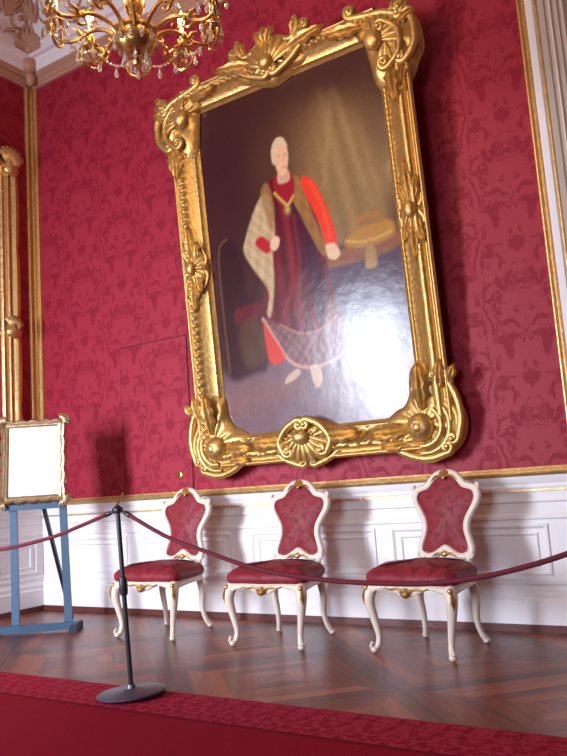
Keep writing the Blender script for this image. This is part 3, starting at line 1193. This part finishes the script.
def side_centre(side):
    s = -1 if side == 'l' else 1
    X = (lambda w: -w) if side == 'l' else (lambda w: CW + .085 + w * .84)
    c = 1.45
    mb = MB()
    half = [(.03, .0), (.04, .08), (.08, .18), (.15, .24), (.22, .18), (.26, .10), (.29, .04)]
    out = [(X(a), c + b) for a, b in half] + [(X(a), c - b) for a, b in half[:0:-1]]
    dome(mb, out, (X(.17), c), .105, -.05, 8, .5, 9, .010)
    mb.ball((X(.17), -.13, c), (.045, .04, .065), 14, 10)
    for q in (-1, 1):
        leaf(mb, (X(.17), c + q * .05), q * PI / 2, .34, .055, .085, .035, 4)
        leaf(mb, (X(.20), c + q * .04), q * (PI / 2 - s * .22), .22, .04, .085, .03, 3)
        leaf(mb, (X(.13), c + q * .04), q * (PI / 2 + s * .22), .20, .035, .08, .03, 3)
        mb.tube(spline([loc3(X(.24), c + q * .02, .085), loc3(X(.275), c + q * .07, .085), loc3(X(.265), c + q * .15, .08), loc3(X(.24), c + q * .22, .08)], 5), np.linspace(.024, .010, 16), 8)
        mb.tube(spline([loc3(X(.07), c + q * .02, .05), loc3(X(.045), c + q * .08, .05), loc3(X(.08), c + q * .17, .06), loc3(X(.13), c + q * .24, .08)], 5), np.linspace(.020, .008, 16), 8)
    return fix_normals(pl(mb, 'side_ornament', M['gold']))


top_centre()
bottom_centre()
side_centre('l')
side_centre('r')

# ------------------------------------------------------------------ tall pier-glass frame on the left wall
mir = thing('pier_mirror', 'tall narrow gilt mirror frame with scalloped edge on the left wall', 'mirror', (XL, -1.15, 1.25))
Y0, Y1, MZ0, MZ1 = -.26, -2.04, 0.0, 3.52     # local z


def mirror_stile(yo, yi):
    """carved stile: outer edge scalloped; section from outer to inner"""
    rows = []
    nz = 240
    sg = 1 if yo > yi else -1
    for k in range(nz + 1):
        z = MZ0 + (MZ1 - MZ0) * k / nz
        sc = .022 * abs(math.sin(PI * z / .85)) ** .6
        row = []
        for q, h in ((-.0, .0), (-.0, .03), (.12, .055), (.28, .07), (.40, .05), (.46, .02), (.50, .02), (.54, .045), (.62, .05), (.70, .025), (.78, .02), (.86, .04), (.94, .04), (1, .015), (1, 0)):
            y = yo + (yi - yo) * q
            if q < .45:
                y += sg * sc * (1 - q / .45)
            row.append((h, y + 1.15, z))
        rows.append(row)
    mb = MB()
    mb.grid(np.array(rows))
    return mb


for a, b in ((Y0, Y0 - .22), (Y1, Y1 + .22)):
    mb = mirror_stile(a, b)
    fix_normals(mb.build('stile', M['gold_soft'], mir))
for z0, z1 in ((-.06, .14), (3.42, 3.62)):
    mb = MB()
    P = []
    for q, h in ((0, 0), (0, .04), (.2, .07), (.45, .06), (.55, .02), (.7, .045), (1, .02), (1, 0)):
        P.append([(h, Y0 + 1.15, z0 + (z1 - z0) * q), (h, Y1 + 1.15, z0 + (z1 - z0) * q)])
    mb.grid(np.array(P))
    fix_normals(mb.build('rail', M['gold_soft'], mir))
mb = MB()
mb.box(.004, .012, Y1 + .2 + 1.15, Y0 - .2 + 1.15, .1, 3.5)
mb.build('looking_glass', M['mirror'], mir, smooth=False)
for yc in (Y0 - .10, Y1 + .10):
    for part, z0, L, W in (('leaf_capital', 3.40, .30, .05), ('leaf_clasp', 1.62, .20, .035)):
        mb = MB()
        for a in np.linspace(-.75, .75, 7):
            P = []
            for t in np.linspace(0, 1, 8):
                w = W * math.sin(PI * (t * .9 + .08)) ** .8
                yy = yc + 1.15 + math.sin(a) * L * .75 * t
                zz = z0 + math.cos(a) * L * t * .9
                h = .06 + .05 * math.sin(PI * t)
                P.append([(h - .012, yy - w, zz), (h + .02, yy, zz), (h - .012, yy + w, zz)])
            mb.grid(np.array(P))
        mb.ball((.07, yc + 1.15, z0), (.05, .09, .07))
        fix_normals(mb.build(part, M['gold_soft'], mir))


# ------------------------------------------------------------------ chairs
def seat_outline(grow=0.0, n=9):
    """plan of the seat, local x / y (front is -y)"""
    half = [(0, -.268), (.12, -.262), (.21, -.262), (.275, -.255), (.308, -.215), (.298, -.12), (.275, 0.03), (.235, .15), (.205, .215), (.12, .225)]
    pts = [(a, b) for a, b in half] + [(0, .225)] + [(-a, b) for a, b in half[:0:-1]]
    o = spline(pts, n, True)
    if grow:
        t = np.roll(o, -1, 0) - np.roll(o, 1, 0)
        t /= np.linalg.norm(t, axis=1)[:, None]
        o = o + np.stack([t[:, 1], -t[:, 0]], 1) * grow
    return o


def back_y(z):
    return .235 + (z - .50) * .17


def make_chair(label):
    t = thing('side_chair', label, 'chair', group='rococo side chairs along the wall')
    # upholstered seat
    mb = MB()
    loops = []
    for g, z in ((-.02, .420), (.006, .428), (.020, .450), (.022, .474), (.010, .498), (-.022, .520), (-.075, .540), (-.14, .553)):
        loops.append([(x, y, z) for x, y in seat_outline(g)])
    base = seat_outline(-.14)
    c = base.mean(0)
    for s, z in ((.66, .562), (.33, .568), (.02, .570)):
        loops.append([(c[0] + (x - c[0]) * s, c[1] + (y - c[1]) * s, z) for x, y in base])
    mb.grid(np.array(loops), cv=True)
    fix_normals(mb.build('seat', M['seat_silk'], t))
    # serpentine seat rail with shaped lower edge
    mb = MB()
    o = seat_outline(0)
    m = len(o)
    rows = []
    for g, q in ((-.03, 0), (.002, 0), (.010, .15), (.004, .4), (.012, .75), (.006, 1.0), (-.03, 1.0)):
        oo = seat_outline(g)
        row = []
        for x, y in oo:
            if y < -.2:
                low = .385 - .030 * math.exp(-(x / .07) ** 2) + .018 * math.exp(-((abs(x) - .16) / .06) ** 2) - .03 * max(0, (abs(x) - .24) / .08)
            else:
                low = .380 + .012 * math.sin((y + .2) / .42 * PI)
            row.append((x, y, .437 + (low - .437) * q))
        rows.append(row)
    mb.grid(np.array(rows), cv=True)
    fix_normals(mb.build('seat_rail', M['chair_white'], t))
    # four cabriole legs
    for sx in (-1, 1):
        mb = MB()
        path = spline([(sx * .275, -.222, .43), (sx * .298, -.246, .37), (sx * .302, -.254, .31), (sx * .284, -.242, .21), (sx * .264, -.232, .11), (sx * .266, -.242, .05), (sx * .284, -.262, .022)], 5)
        rad = np.interp(np.linspace(0, 1, len(path)), [0, .15, .3, .5, .72, .86, 1], [.034, .040, .036, .026, .0185, .021, .020])
        mb.tube(path, rad, 12)
        mb.ball((sx * .284, -.264, .022), (.026, .026, .022))
        mb.tube([(sx * .284, -.264, .03), (sx * .296, -.280, .045), (sx * .290, -.276, .066), (sx * .278, -.262, .06)], [.016, .016, .011, .006], 8)
        lg = mb.build('leg', M['chair_white'], t)
        mb = MB()
        for a in (-.5, 0, .5):
            P = []
            for k in range(7):
                q = k / 6
                w = .013 * math.sin(PI * (q * .85 + .1))
                cxp = sx * (.312 + .012 * math.sin(PI * q)) + a * .02 * q
                cyp = -.274 - .010 * math.sin(PI * q)
                z = .405 - .11 * q
                P.append([(cxp - w, cyp + .006, z), (cxp, cyp - .007, z), (cxp + w, cyp + .006, z)])
            mb.grid(np.array(P))
        mb.ball((sx * .308, -.272, .405), (.018, .014, .018), 10, 8)
        fix_normals(mb.build('gilt_leaf', M['gold_chair'], lg))
        mb = MB()
        path = spline([(sx * .190, .190, .43), (sx * .205, .198, .36), (sx * .212, .206, .27), (sx * .200, .212, .17), (sx * .208, .232, .08), (sx * .228, .262, .02)], 5)
        rad = np.interp(np.linspace(0, 1, len(path)), [0, .2, .5, .75, 1], [.030, .031, .024, .019, .021])
        mb.tube(path, rad, 10)
        mb.ball((sx * .229, .264, .02), (.024, .026, .02))
        mb.build('leg', M['chair_white'], t)
    # back: cartouche-shaped frame on two short stiles
    half = [(0, .604), (.045, .580), (.095, .553), (.150, .550), (.188, .568), (.195, .605), (.178, .660), (.160, .720), (.166, .785), (.198, .845), (.232, .900), (.245, .950),
            (.228, .992), (.190, 1.008), (.145, 1.022), (.110, 1.060), (.066, 1.096)]
    pts = half + [(0, 1.110)] + [(-a, b) for a, b in half[:0:-1]]
    cl = spline(pts, 5, True)
    mb = MB()
    mb.tube([(x, back_y(z), z) for x, z in cl], .0235, 10, closed=True, flat=(1.0, 1.0))
    mb.tube([(x * .93, back_y(z) - .014, .83 + (z - .83) * .945) for x, z in cl], .008, 6, closed=True)
    for sx in (-1, 1):
        mb.tube(spline([(sx * .185, .205, .40), (sx * .182, .222, .47), (sx * .172, .238, .53), (sx * .168, .246, .58)], 4), .021, 10)
        # ears on the shoulders and curls at the foot of the back
        mb.tube(spline([(sx * .23, back_y(.99), .985), (sx * .250, back_y(.99) - .01, .995), (sx * .254, back_y(1.01) - .015, 1.018), (sx * .236, back_y(1.01) - .015, 1.022)], 4), .012, 8)
        mb.tube(spline([(sx * .16, back_y(.55), .555), (sx * .19, back_y(.55) - .01, .545), (sx * .205, back_y(.55) - .012, .56), (sx * .196, back_y(.55) - .012, .578)], 4), .013, 8)
    mb.build('back_frame', M['chair_white'], t)
    mb = MB()
    cc = np.array([0, .82])
    for side, hgt in ((-1, .030), (1, .012)):
        P = []
        for s in (1.0, .93, .84, .7, .5, .3, .12, .01):
            d = hgt * (1 - s ** 2.2)
            row = []
            for x, z in cl:
                qx, qz = x * .92 * s, cc[1] + (z - cc[1]) * .935 * s
                # tufted fold down the middle, parting at the foot
                fold = .006 * math.exp(-(qx / .012) ** 2) * (1 - s) if side < 0 else 0
                row.append((qx, back_y(qz) + side * (d + .004) - side * fold * 0, qz))
            P.append(row)
        mb.grid(np.array(P), cv=True)
    fix_normals(mb.build('back_upholstery', M['seat_silk'], t))
    # gilt crest, foot ornament and rail shell
    mb = MB()
    yb = back_y(1.11) - .020
    L = lambda u, v, h: (u, yb - h, v)
    for a in np.linspace(-1.2, 1.2, 7):
        mb.tube([L(0, 1.075, .004), L(.026 * math.sin(a), 1.075 + .034 * math.cos(a), .016), L(.046 * math.sin(a), 1.075 + .058 * math.cos(a), .004)], [.006, .011, .005], 7)
    for sx in (-1, 1):
        mb.tube(spline([L(sx * .02, 1.085, .004), L(sx * .06, 1.088, .006), L(sx * .095, 1.062, .004), L(sx * .115, 1.04, 0)], 4), [.010, .011, .011, .010, .010, .009, .009, .008, .008, .007, .006, .005, .004], 7)
    mb.ball(L(0, 1.072, .014), .014, 10, 8)
    mb.build('crest', M['gold_chair'], t)
    mb = MB()
    yb2 = back_y(.56) - .02
    mb.ball((0, yb2 - .004, .566), (.026, .014, .020), 12, 8)
    for sx in (-1, 1):
        mb.tube(spline([(sx * .02, yb2, .566), (sx * .05, yb2 - .004, .572), (sx * .085, yb2, .556), (sx * .12, yb2 + .004, .55)], 4), np.linspace(.011, .004, 13), 7)
    mb.build('foot_ornament', M['gold_chair'], t)
    mb = MB()
    for a in np.linspace(-1.3, 1.3, 7):
        mb.tube([(0, -.282, .400), (.026 * math.sin(a), -.294, .400 - .030 * math.cos(a)), (.045 * math.sin(a), -.284, .400 - .048 * math.cos(a))], [.007, .012, .005], 7)
    mb.ball((0, -.290, .402), .014, 10, 8)
    for sx in (-1, 1):
        mb.tube(spline([(sx * .03, -.280, .398), (sx * .075, -.282, .408), (sx * .12, -.278, .402), (sx * .16, -.276, .414)], 4), np.linspace(.010, .004, 13), 7)
    mb.build('rail_shell', M['gold_chair'], t)
    return t


ch = make_chair('white and gilt damask chair nearest the easel, directly behind the rope stanchion')
ch.location, ch.rotation_euler = (-4.292, -.690, 0), (0, 0, math.radians(1))
dup(ch, (-3.142, -.705, 0), (0, 0, math.radians(1)), 'white and gilt damask chair between the other two, under the middle of the frame')
dup(ch, (-2.025, -.675, 0), (0, 0, math.radians(-9)), 'white and gilt damask chair under the right corner of the picture frame')


# ------------------------------------------------------------------ stanchions and velvet ropes
def make_stanchion(label):
    t = thing('rope_stanchion', label, 'stanchion', group='rope stanchions on the carpet')
    mb = MB()
    mb.lathe([(.001, 0), (.185, 0), (.190, .004), (.190, .012), (.180, .017), (.05, .026), (.028, .032), (.022, .05), (.001, .05)], n=40)
    mb.build('base', M['base_grey'], t)
    mb = MB()
    mb.lathe([(.001, .03), (.0135, .03), (.0135, 1.015), (.001, 1.015)], n=16)
    mb.build('pole', M['black'], t)
    mb = MB()
    mb.lathe([(.014, .525), (.021, .53), (.024, .555), (.024, .60), (.021, .625), (.014, .63)], n=16)
    mb.build('collar', M['black'], t)
    mb = MB()
    mb.lathe([(.001, .985), (.022, .985), (.026, .995), (.026, 1.01), (.018, 1.022), (.010, 1.03), (.001, 1.033)], n=16)
    for sx in (-1, 1):
        mb.tube([(sx * (.030 + .012 * math.cos(a)), 0, 1.0 + .014 * math.sin(a)) for a in np.linspace(0, 2 * PI, 13)], .004, 6)
    mb.build('cap', M['black'], t)
    mb = MB()
    mb.tube(spline([(.0, 0, 1.03), (.02, -.004, 1.05), (.045, -.006, 1.075), (.06, -.004, 1.095)], 4), .006, 8)
    mb.build('hook', M['brass'], t)
    return t


st = make_stanchion('slim black rope stanchion with a round grey base on the carpet border')
st.location, st.rotation_euler = (-3.165, -2.235, .022), (0, math.radians(-3.2), 0)
top0 = np.array([-3.165 - 1.0 * math.sin(math.radians(3.2)), -2.235, 1.012])


def make_rope(pts, label):
    t = thing('velvet_rope', label, 'rope', (0, 0, 0), group='velvet barrier ropes')
    c = spline(pts, 10)
    mb = MB()
    mb.tube(c, .0115, 10, ref=(0, 0, 1))
    mb.build('rope_body', M['rope'], t)
    for a, b in ((c[0], c[2]), (c[-1], c[-3])):
        d = (b - a) / np.linalg.norm(b - a)
        mb = MB()
        mb.tube([a - d * .02, a, a + d * .012, a + d * .045, a + d * .05], [.005, .006, .014, .015, .011], 10, ref=(0, 0, 1))
        mb.build('end_cap', M['black'], t)
    return t


make_rope([top0 + (.055, 0, -.005), (-2.88, -2.232, .873), (-2.64, -2.228, .795), (-2.26, -2.222, .690), (-1.86, -2.22, .640), (-1.50, -2.22, .628), (-1.31, -2.22, .636), (-1.13, -2.22, .66),
           (-.96, -2.22, .697), (-.767, -2.22, .753), (-.42, -2.22, .88), (-.165, -2.22, 1.0)], 'burgundy velvet rope sagging to the right of the stanchion in front of the chairs')
make_rope([top0 + (-.055, 0, -.003), (-3.55, -2.23, .938), (-3.82, -2.228, .876), (-4.30, -2.225, .812), (-4.75, -2.22, .82), (-5.2, -2.22, .90), (-5.47, -2.22, 1.0)],
          'burgundy velvet rope running left from the stanchion past the easel')
dup(st, (-.11, -2.22, .012), (0, 0, 0), 'black rope stanchion at the right end of the sagging rope')
dup(st, (-5.525, -2.22, .012), (0, 0, 0), 'black rope stanchion at the left end of the rope by the easel')

# ------------------------------------------------------------------ easel and framed notice
EAZ = math.radians(38)
EX, EY = -5.56, -.92
ea = thing('display_easel', 'blue-grey metal easel standing by the left corner of the room', 'easel', (EX, EY, 0), (0, 0, EAZ))
LEAN = math.radians(7)


def el(x, z, off=0.0):
    """point in the leaning plane of the easel"""
    return (x, z * math.tan(LEAN) - .10 + off, z)


def bar(mb, a, b, w, d, ref=(0, 1, 0)):
    a, b, ref = np.array(a, float), np.array(b, float), np.array(ref, float)
    t = (b - a) / np.linalg.norm(b - a)
    n = ref - t * (ref @ t)
    n /= np.linalg.norm(n)
    s = np.cross(t, n)
    V = []
    for p in (a, b):
        for i, j in ((-1, -1), (1, -1), (1, 1), (-1, 1)):
            V.append(p + s * w / 2 * i + n * d / 2 * j)
    mb.add(V, [(0, 1, 2, 3), (7, 6, 5, 4), (0, 4, 5, 1), (1, 5, 6, 2), (2, 6, 7, 3), (3, 7, 4, 0)])


for x0, x1 in ((-.225, -.165), (.195, .275)):
    mb = MB()
    bar(mb, el(x1, .03), el(x0, 1.72), .062, .035)
    mb.build('leg', M['easel'], ea, smooth=False)
mb = MB()
bar(mb, el(-.40, .045, -.03), el(.36, .045, -.03), .06, .06, (0, 0, 1))
mb.build('foot_bar', M['easel'], ea, smooth=False)
mb = MB()
bar(mb, (.20, .42, .02), el(-.09, 1.62, .03), .045, .03, (1, 0, 0))
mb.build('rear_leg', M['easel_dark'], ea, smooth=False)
mb = MB()
bar(mb, el(.275, .10, .03), (.20, .42, .03), .035, .03, (0, 0, 1))
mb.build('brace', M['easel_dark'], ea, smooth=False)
for x in (-.38, .34):
    mb = MB()
    bar(mb, el(x, .035, -.16), el(x, .035, .12), .05, .05, (0, 0, 1))
    mb.box(x - .03, x + .03, -.28, -.22, 0, .05)
    mb.box(x - .03, x + .03, -.02, .04, 0, .05)
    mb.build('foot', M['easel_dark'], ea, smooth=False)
mb = MB()
bar(mb, el(-.27, 1.06, -.035), el(.26, 1.06, -.035), .025, .05, (0, 0, 1))
mb.build('ledge', M['easel'], ea, smooth=False)

FW, FH = .295, .385
fz = 1.462
fp = el(-.02, fz, -.045)
ca, sa = math.cos(EAZ), math.sin(EAZ)
no = thing('framed_notice', 'white notice sheet in a scalloped pale gilt frame propped on the easel', 'sign',
           (EX + ca * fp[0] - sa * fp[1], EY + sa * fp[0] + ca * fp[1], fp[2]), (-LEAN, 0, EAZ), None)
# scalloped carved frame
mb = MB()
corners = []
peri = []
nside = 64


def rect_pt(u, w, h):
    """u in 0..4 round a rectangle"""
    k = int(u) % 4
    f = u - int(u)
    a = [(-w, -h), (w, -h), (w, h), (-w, h)]
    p, q = np.array(a[k]), np.array(a[(k + 1) % 4])
    return p + (q - p) * f


P = []
for q, h in ((0, .0), (0, .012), (.12, .02), (.3, .022), (.42, .014), (.55, .03), (.75, .034), (.92, .024), (1, .008), (1, -.012)):
    row = []
    for k in range(4 * nside):
        u = k / nside
        f = u - int(u)
        lob = abs(math.sin(PI * 5 * f)) ** .7
        base = rect_pt(u, FW - .082, FH - .078)
        outp = rect_pt(u, FW, FH)
        cor = max(0, 1 - min(f, 1 - f) / .09)
        outp = outp * (1 - .060 * (1 - lob) * (1 - cor) + .02 * cor)
        p = base + (outp - base) * q
        bump = .008 * lob * math.sin(PI * min(1, max(0, (q - .4) / .6)))
        row.append((p[0], -h - bump, p[1]))
    P.append(row)
mb.grid(np.array(P), cv=True)
for sx in (-1, 1):
    for sz in (-1, 1):
        shell(mb, (sx * (FW - .04), sz * (FH - .04)), .07, math.atan2(sz, sx) - 1.3, math.atan2(sz, sx) + 1.3, 6, .02, .02)
fix_normals(mb.build('frame', M['silver_gilt'], no))
mb = MB()
mb.box(-FW + .055, FW - .055, -.010, .0, -FH + .055, FH - .055)
mb.build('notice_sheet', M['paper'], no, smooth=False)
mb = MB()
mb.box(-FW + .02, FW - .02, .0, .014, -FH + .02, FH - .02)
mb.build('backing_board', M['wood_back'], no, smooth=False)

# ------------------------------------------------------------------ chandelier
CH0 = np.array([-2.63, -2.55, 3.575])
chd = thing('chandelier', 'gilt brass chandelier with lit candle bulbs and crystal drops hanging from the ceiling', 'chandelier', tuple(CH0))
mb = MB()
mb.lathe([(.001, -.16), (.018, -.155), (.026, -.135), (.014, -.115), (.03, -.105), (.075, -.085), (.105, -.05), (.115, -.01), (.105, .02), (.12, .03), (.12, .045), (.07, .06), (.04, .09),
          (.03, .13), (.045, .16), (.06, .20), (.045, .25), (.025, .29), (.03, .36), (.05, .40), (.06, .46), (.035, .52), (.022, .58), (.03, .70), (.05, .76), (.03, .84), (.018, .95), (.001, .96)], n=28)
sh = mb.build('shaft', M['brass'], chd)
sh.location = (0, 0, -.03)
mb = MB()
mb.lathe([(.001, .90), (.008, .90), (.008, 2.99), (.001, 2.99)], n=8)
for z in np.arange(.96, 2.92, .09):
    mb.ball((0, 0, z), (.02, .02, .035), 8, 6)
mb.build('suspension_chain', M['brass'], chd)
mb = MB()
mb.lathe([(.001, 2.91), (.03, 2.91), (.09, 2.97), (.14, 3.01), (.15, 3.043), (.001, 3.043)], n=24)
mb.build('ceiling_rose', M['brass'], chd)


def drop(mb, p, L=.06, w=.013):
    """faceted pear drop hung at p"""
    x, y, z = p
    mb.lathe([(.001, 0), (.004, -.004), (.002, -.012), (w * .55, -L * .38), (w, -L * .70), (w * .6, -L * .92), (.001, -L)], (x, y, z), 6)


far = math.atan2(2.85, -2.63)
R_ARM = .45


def arm_mesh():
    mb = MB()
    path = spline([(.085, 0, -.04), (.14, 0, .03), (.21, 0, .06), (.28, 0, .05), (.335, 0, .02), (.405, 0, .02), (.45, 0, .06), (.455, 0, .115)], 5)
    mb.tube(path, np.interp(np.linspace(0, 1, len(path)), [0, .5, 1], [.013, .011, .010]), 8, ref=(0, 1, 0))
    mb.tube(spline([(.21, 0, .06), (.25, 0, .085), (.245, 0, .115), (.215, 0, .11), (.21, 0, .09)], 5), np.linspace(.008, .005, 21), 8, ref=(0, 1, 0))
    mb.tube(spline([(.455, -.03, .12), (.455, -.066, .085), (.455, -.055, .035), (.455, 0, .01), (.455, .055, .035), (.455, .066, .085), (.455, .03, .12)], 5), .0085, 8, ref=(1, 0, 0))
    mb.tube(spline([(.335, 0, .02), (.30, 0, -.012), (.265, 0, .0), (.27, 0, .028)], 5), np.linspace(.010, .006, 16), 8, ref=(0, 1, 0))
    mb.ball((.28, 0, .05), (.02, .016, .022), 8, 6)
    for a in (-1, 1):
        mb.tube([(.30, 0, .035), (.32, a * .02, .06), (.35, a * .028, .075)], [.008, .012, .004], 6)
    # drip pan and socket
    mb.lathe([(.001, .112), (.02, .112), (.05, .122), (.062, .135), (.060, .139), (.03, .132), (.022, .15), (.030, .17), (.032, .195), (.022, .205), (.001, .205)], (.455, 0, 0), 16)
    return mb


arm_m = flame_m = None
light_slots = []
for k in range(10):
    ang = far + math.radians(-1 + 36 * k)
    if k == 0:
        arm0 = arm_mesh().build('arm', M['brass'], chd)
        mbc = MB()
        mbc.lathe([(.001, .20), (.0125, .20), (.0125, .285), (.010, .290), (.001, .290)], (.455, 0, 0), 12)
        can0 = mbc.build('candle', M['candle'], arm0)
        mbf = MB()
        mbf.lathe([(.001, .288), (.008, .290), (.019, .312), (.021, .330), (.015, .358), (.006, .382), (.001, .392)], (.455, 0, 0), 12)
        fl0 = mbf.build('flame_bulb', M['flame'], arm0)
        drops = []
        for a in np.arange(5) * 2 * PI / 5 + .3:
            mbd = MB()
            drop(mbd, (.455 + .058 * math.cos(a), .058 * math.sin(a), .134), .075, .013)
            drops.append(mbd.build('crystal_drop', M['crystal'], arm0, smooth=False))
        mbd = MB()
        drop(mbd, (.37, 0, .014), .07, .014)
        drops.append(mbd.build('crystal_drop', M['crystal'], arm0, smooth=False))
        arm0.rotation_euler = (0, 0, ang)
    else:
        a2 = arm0.copy(); COL.objects.link(a2); a2.rotation_euler = (0, 0, ang)
        for g in [can0, fl0] + drops:
            c2 = g.copy(); COL.objects.link(c2); c2.parent = a2
    light_slots.append((.455 * math.cos(ang), .455 * math.sin(ang), .375))
# festoons of crystal between the arms and a curtain under the bowl
for k in range(10):
    a0, a1 = far + math.radians(-1 + 36 * k), far + math.radians(35 + 36 * k)
    mb = MB()
    p0 = np.array([.43 * math.cos(a0), .43 * math.sin(a0), .125])
    p1 = np.array([.43 * math.cos(a1), .43 * math.sin(a1), .125])
    pts, rad = [], []
    for j in range(73):
        t = j / 72
        p = p0 + (p1 - p0) * t
        p[2] -= .085 * 4 * t * (1 - t)
        pts.append(p)
        rad.append(.002 + .007 * abs(math.sin(PI * 12 * t)))
    mb.tube(pts, rad, 6, ref=(0, 0, 1))
    fs = mb.build('bead_festoon', M['crystal'], chd, smooth=False)
    mb = MB()
    drop(mb, (p0 + p1) / 2 - (0, 0, .089), .075, .014)
    mb.build('crystal_drop', M['crystal'], fs, smooth=False)
for rr, zz, nn, LL in ((.115, .0, 12, .085), (.072, -.115, 7, .075)):
    for a in np.arange(nn) * 2 * PI / nn:
        mb = MB()
        drop(mb, (rr * math.cos(a), rr * math.sin(a), zz), LL, .013)
        mb.build('bowl_drop', M['crystal'], chd, smooth=False)
# small upper tier
for k in range(5):
    ang = far + math.radians(17 + 72 * k)
    mb = MB()
    path = spline([(.03, 0, .62), (.10, 0, .70), (.17, 0, .64), (.23, 0, .60), (.27, 0, .66)], 5)
    mb.tube(path, .009, 8, ref=(0, 1, 0))
    mb.lathe([(.001, .66), (.04, .668), (.045, .68), (.02, .675), (.022, .72), (.001, .72)], (.27, 0, 0), 14)
    up = mb.build('upper_arm', M['brass'], chd)
    up.rotation_euler = (0, 0, ang)
    mb = MB()
    mb.lathe([(.001, .72), (.0115, .72), (.0115, .83), (.001, .83)], (.27, 0, 0), 12)
    mb.build('candle', M['candle'], up)
    mb = MB()
    mb.lathe([(.001, .828), (.012, .85), (.014, .866), (.004, .90), (.001, .91)], (.27, 0, 0), 12)
    mb.build('flame_bulb', M['flame'], up)
    light_slots.append((.27 * math.cos(ang), .27 * math.sin(ang), .87))
# the bulbs' light: a few soft warm lamps at the flames
LAMP_W = 10.0
for k, p in enumerate(light_slots):
    if k % 2 == 0:
        l = bpy.data.lights.new('candle_light', 'POINT')
        l.energy = LAMP_W
        l.color = (1.0, 0.68, 0.36)
        l.shadow_soft_size = .02
        o = bpy.data.objects.new('candle_light', l)
        COL.objects.link(o)
        o.parent = chd
        o.location = (p[0], p[1], p[2] + .075)
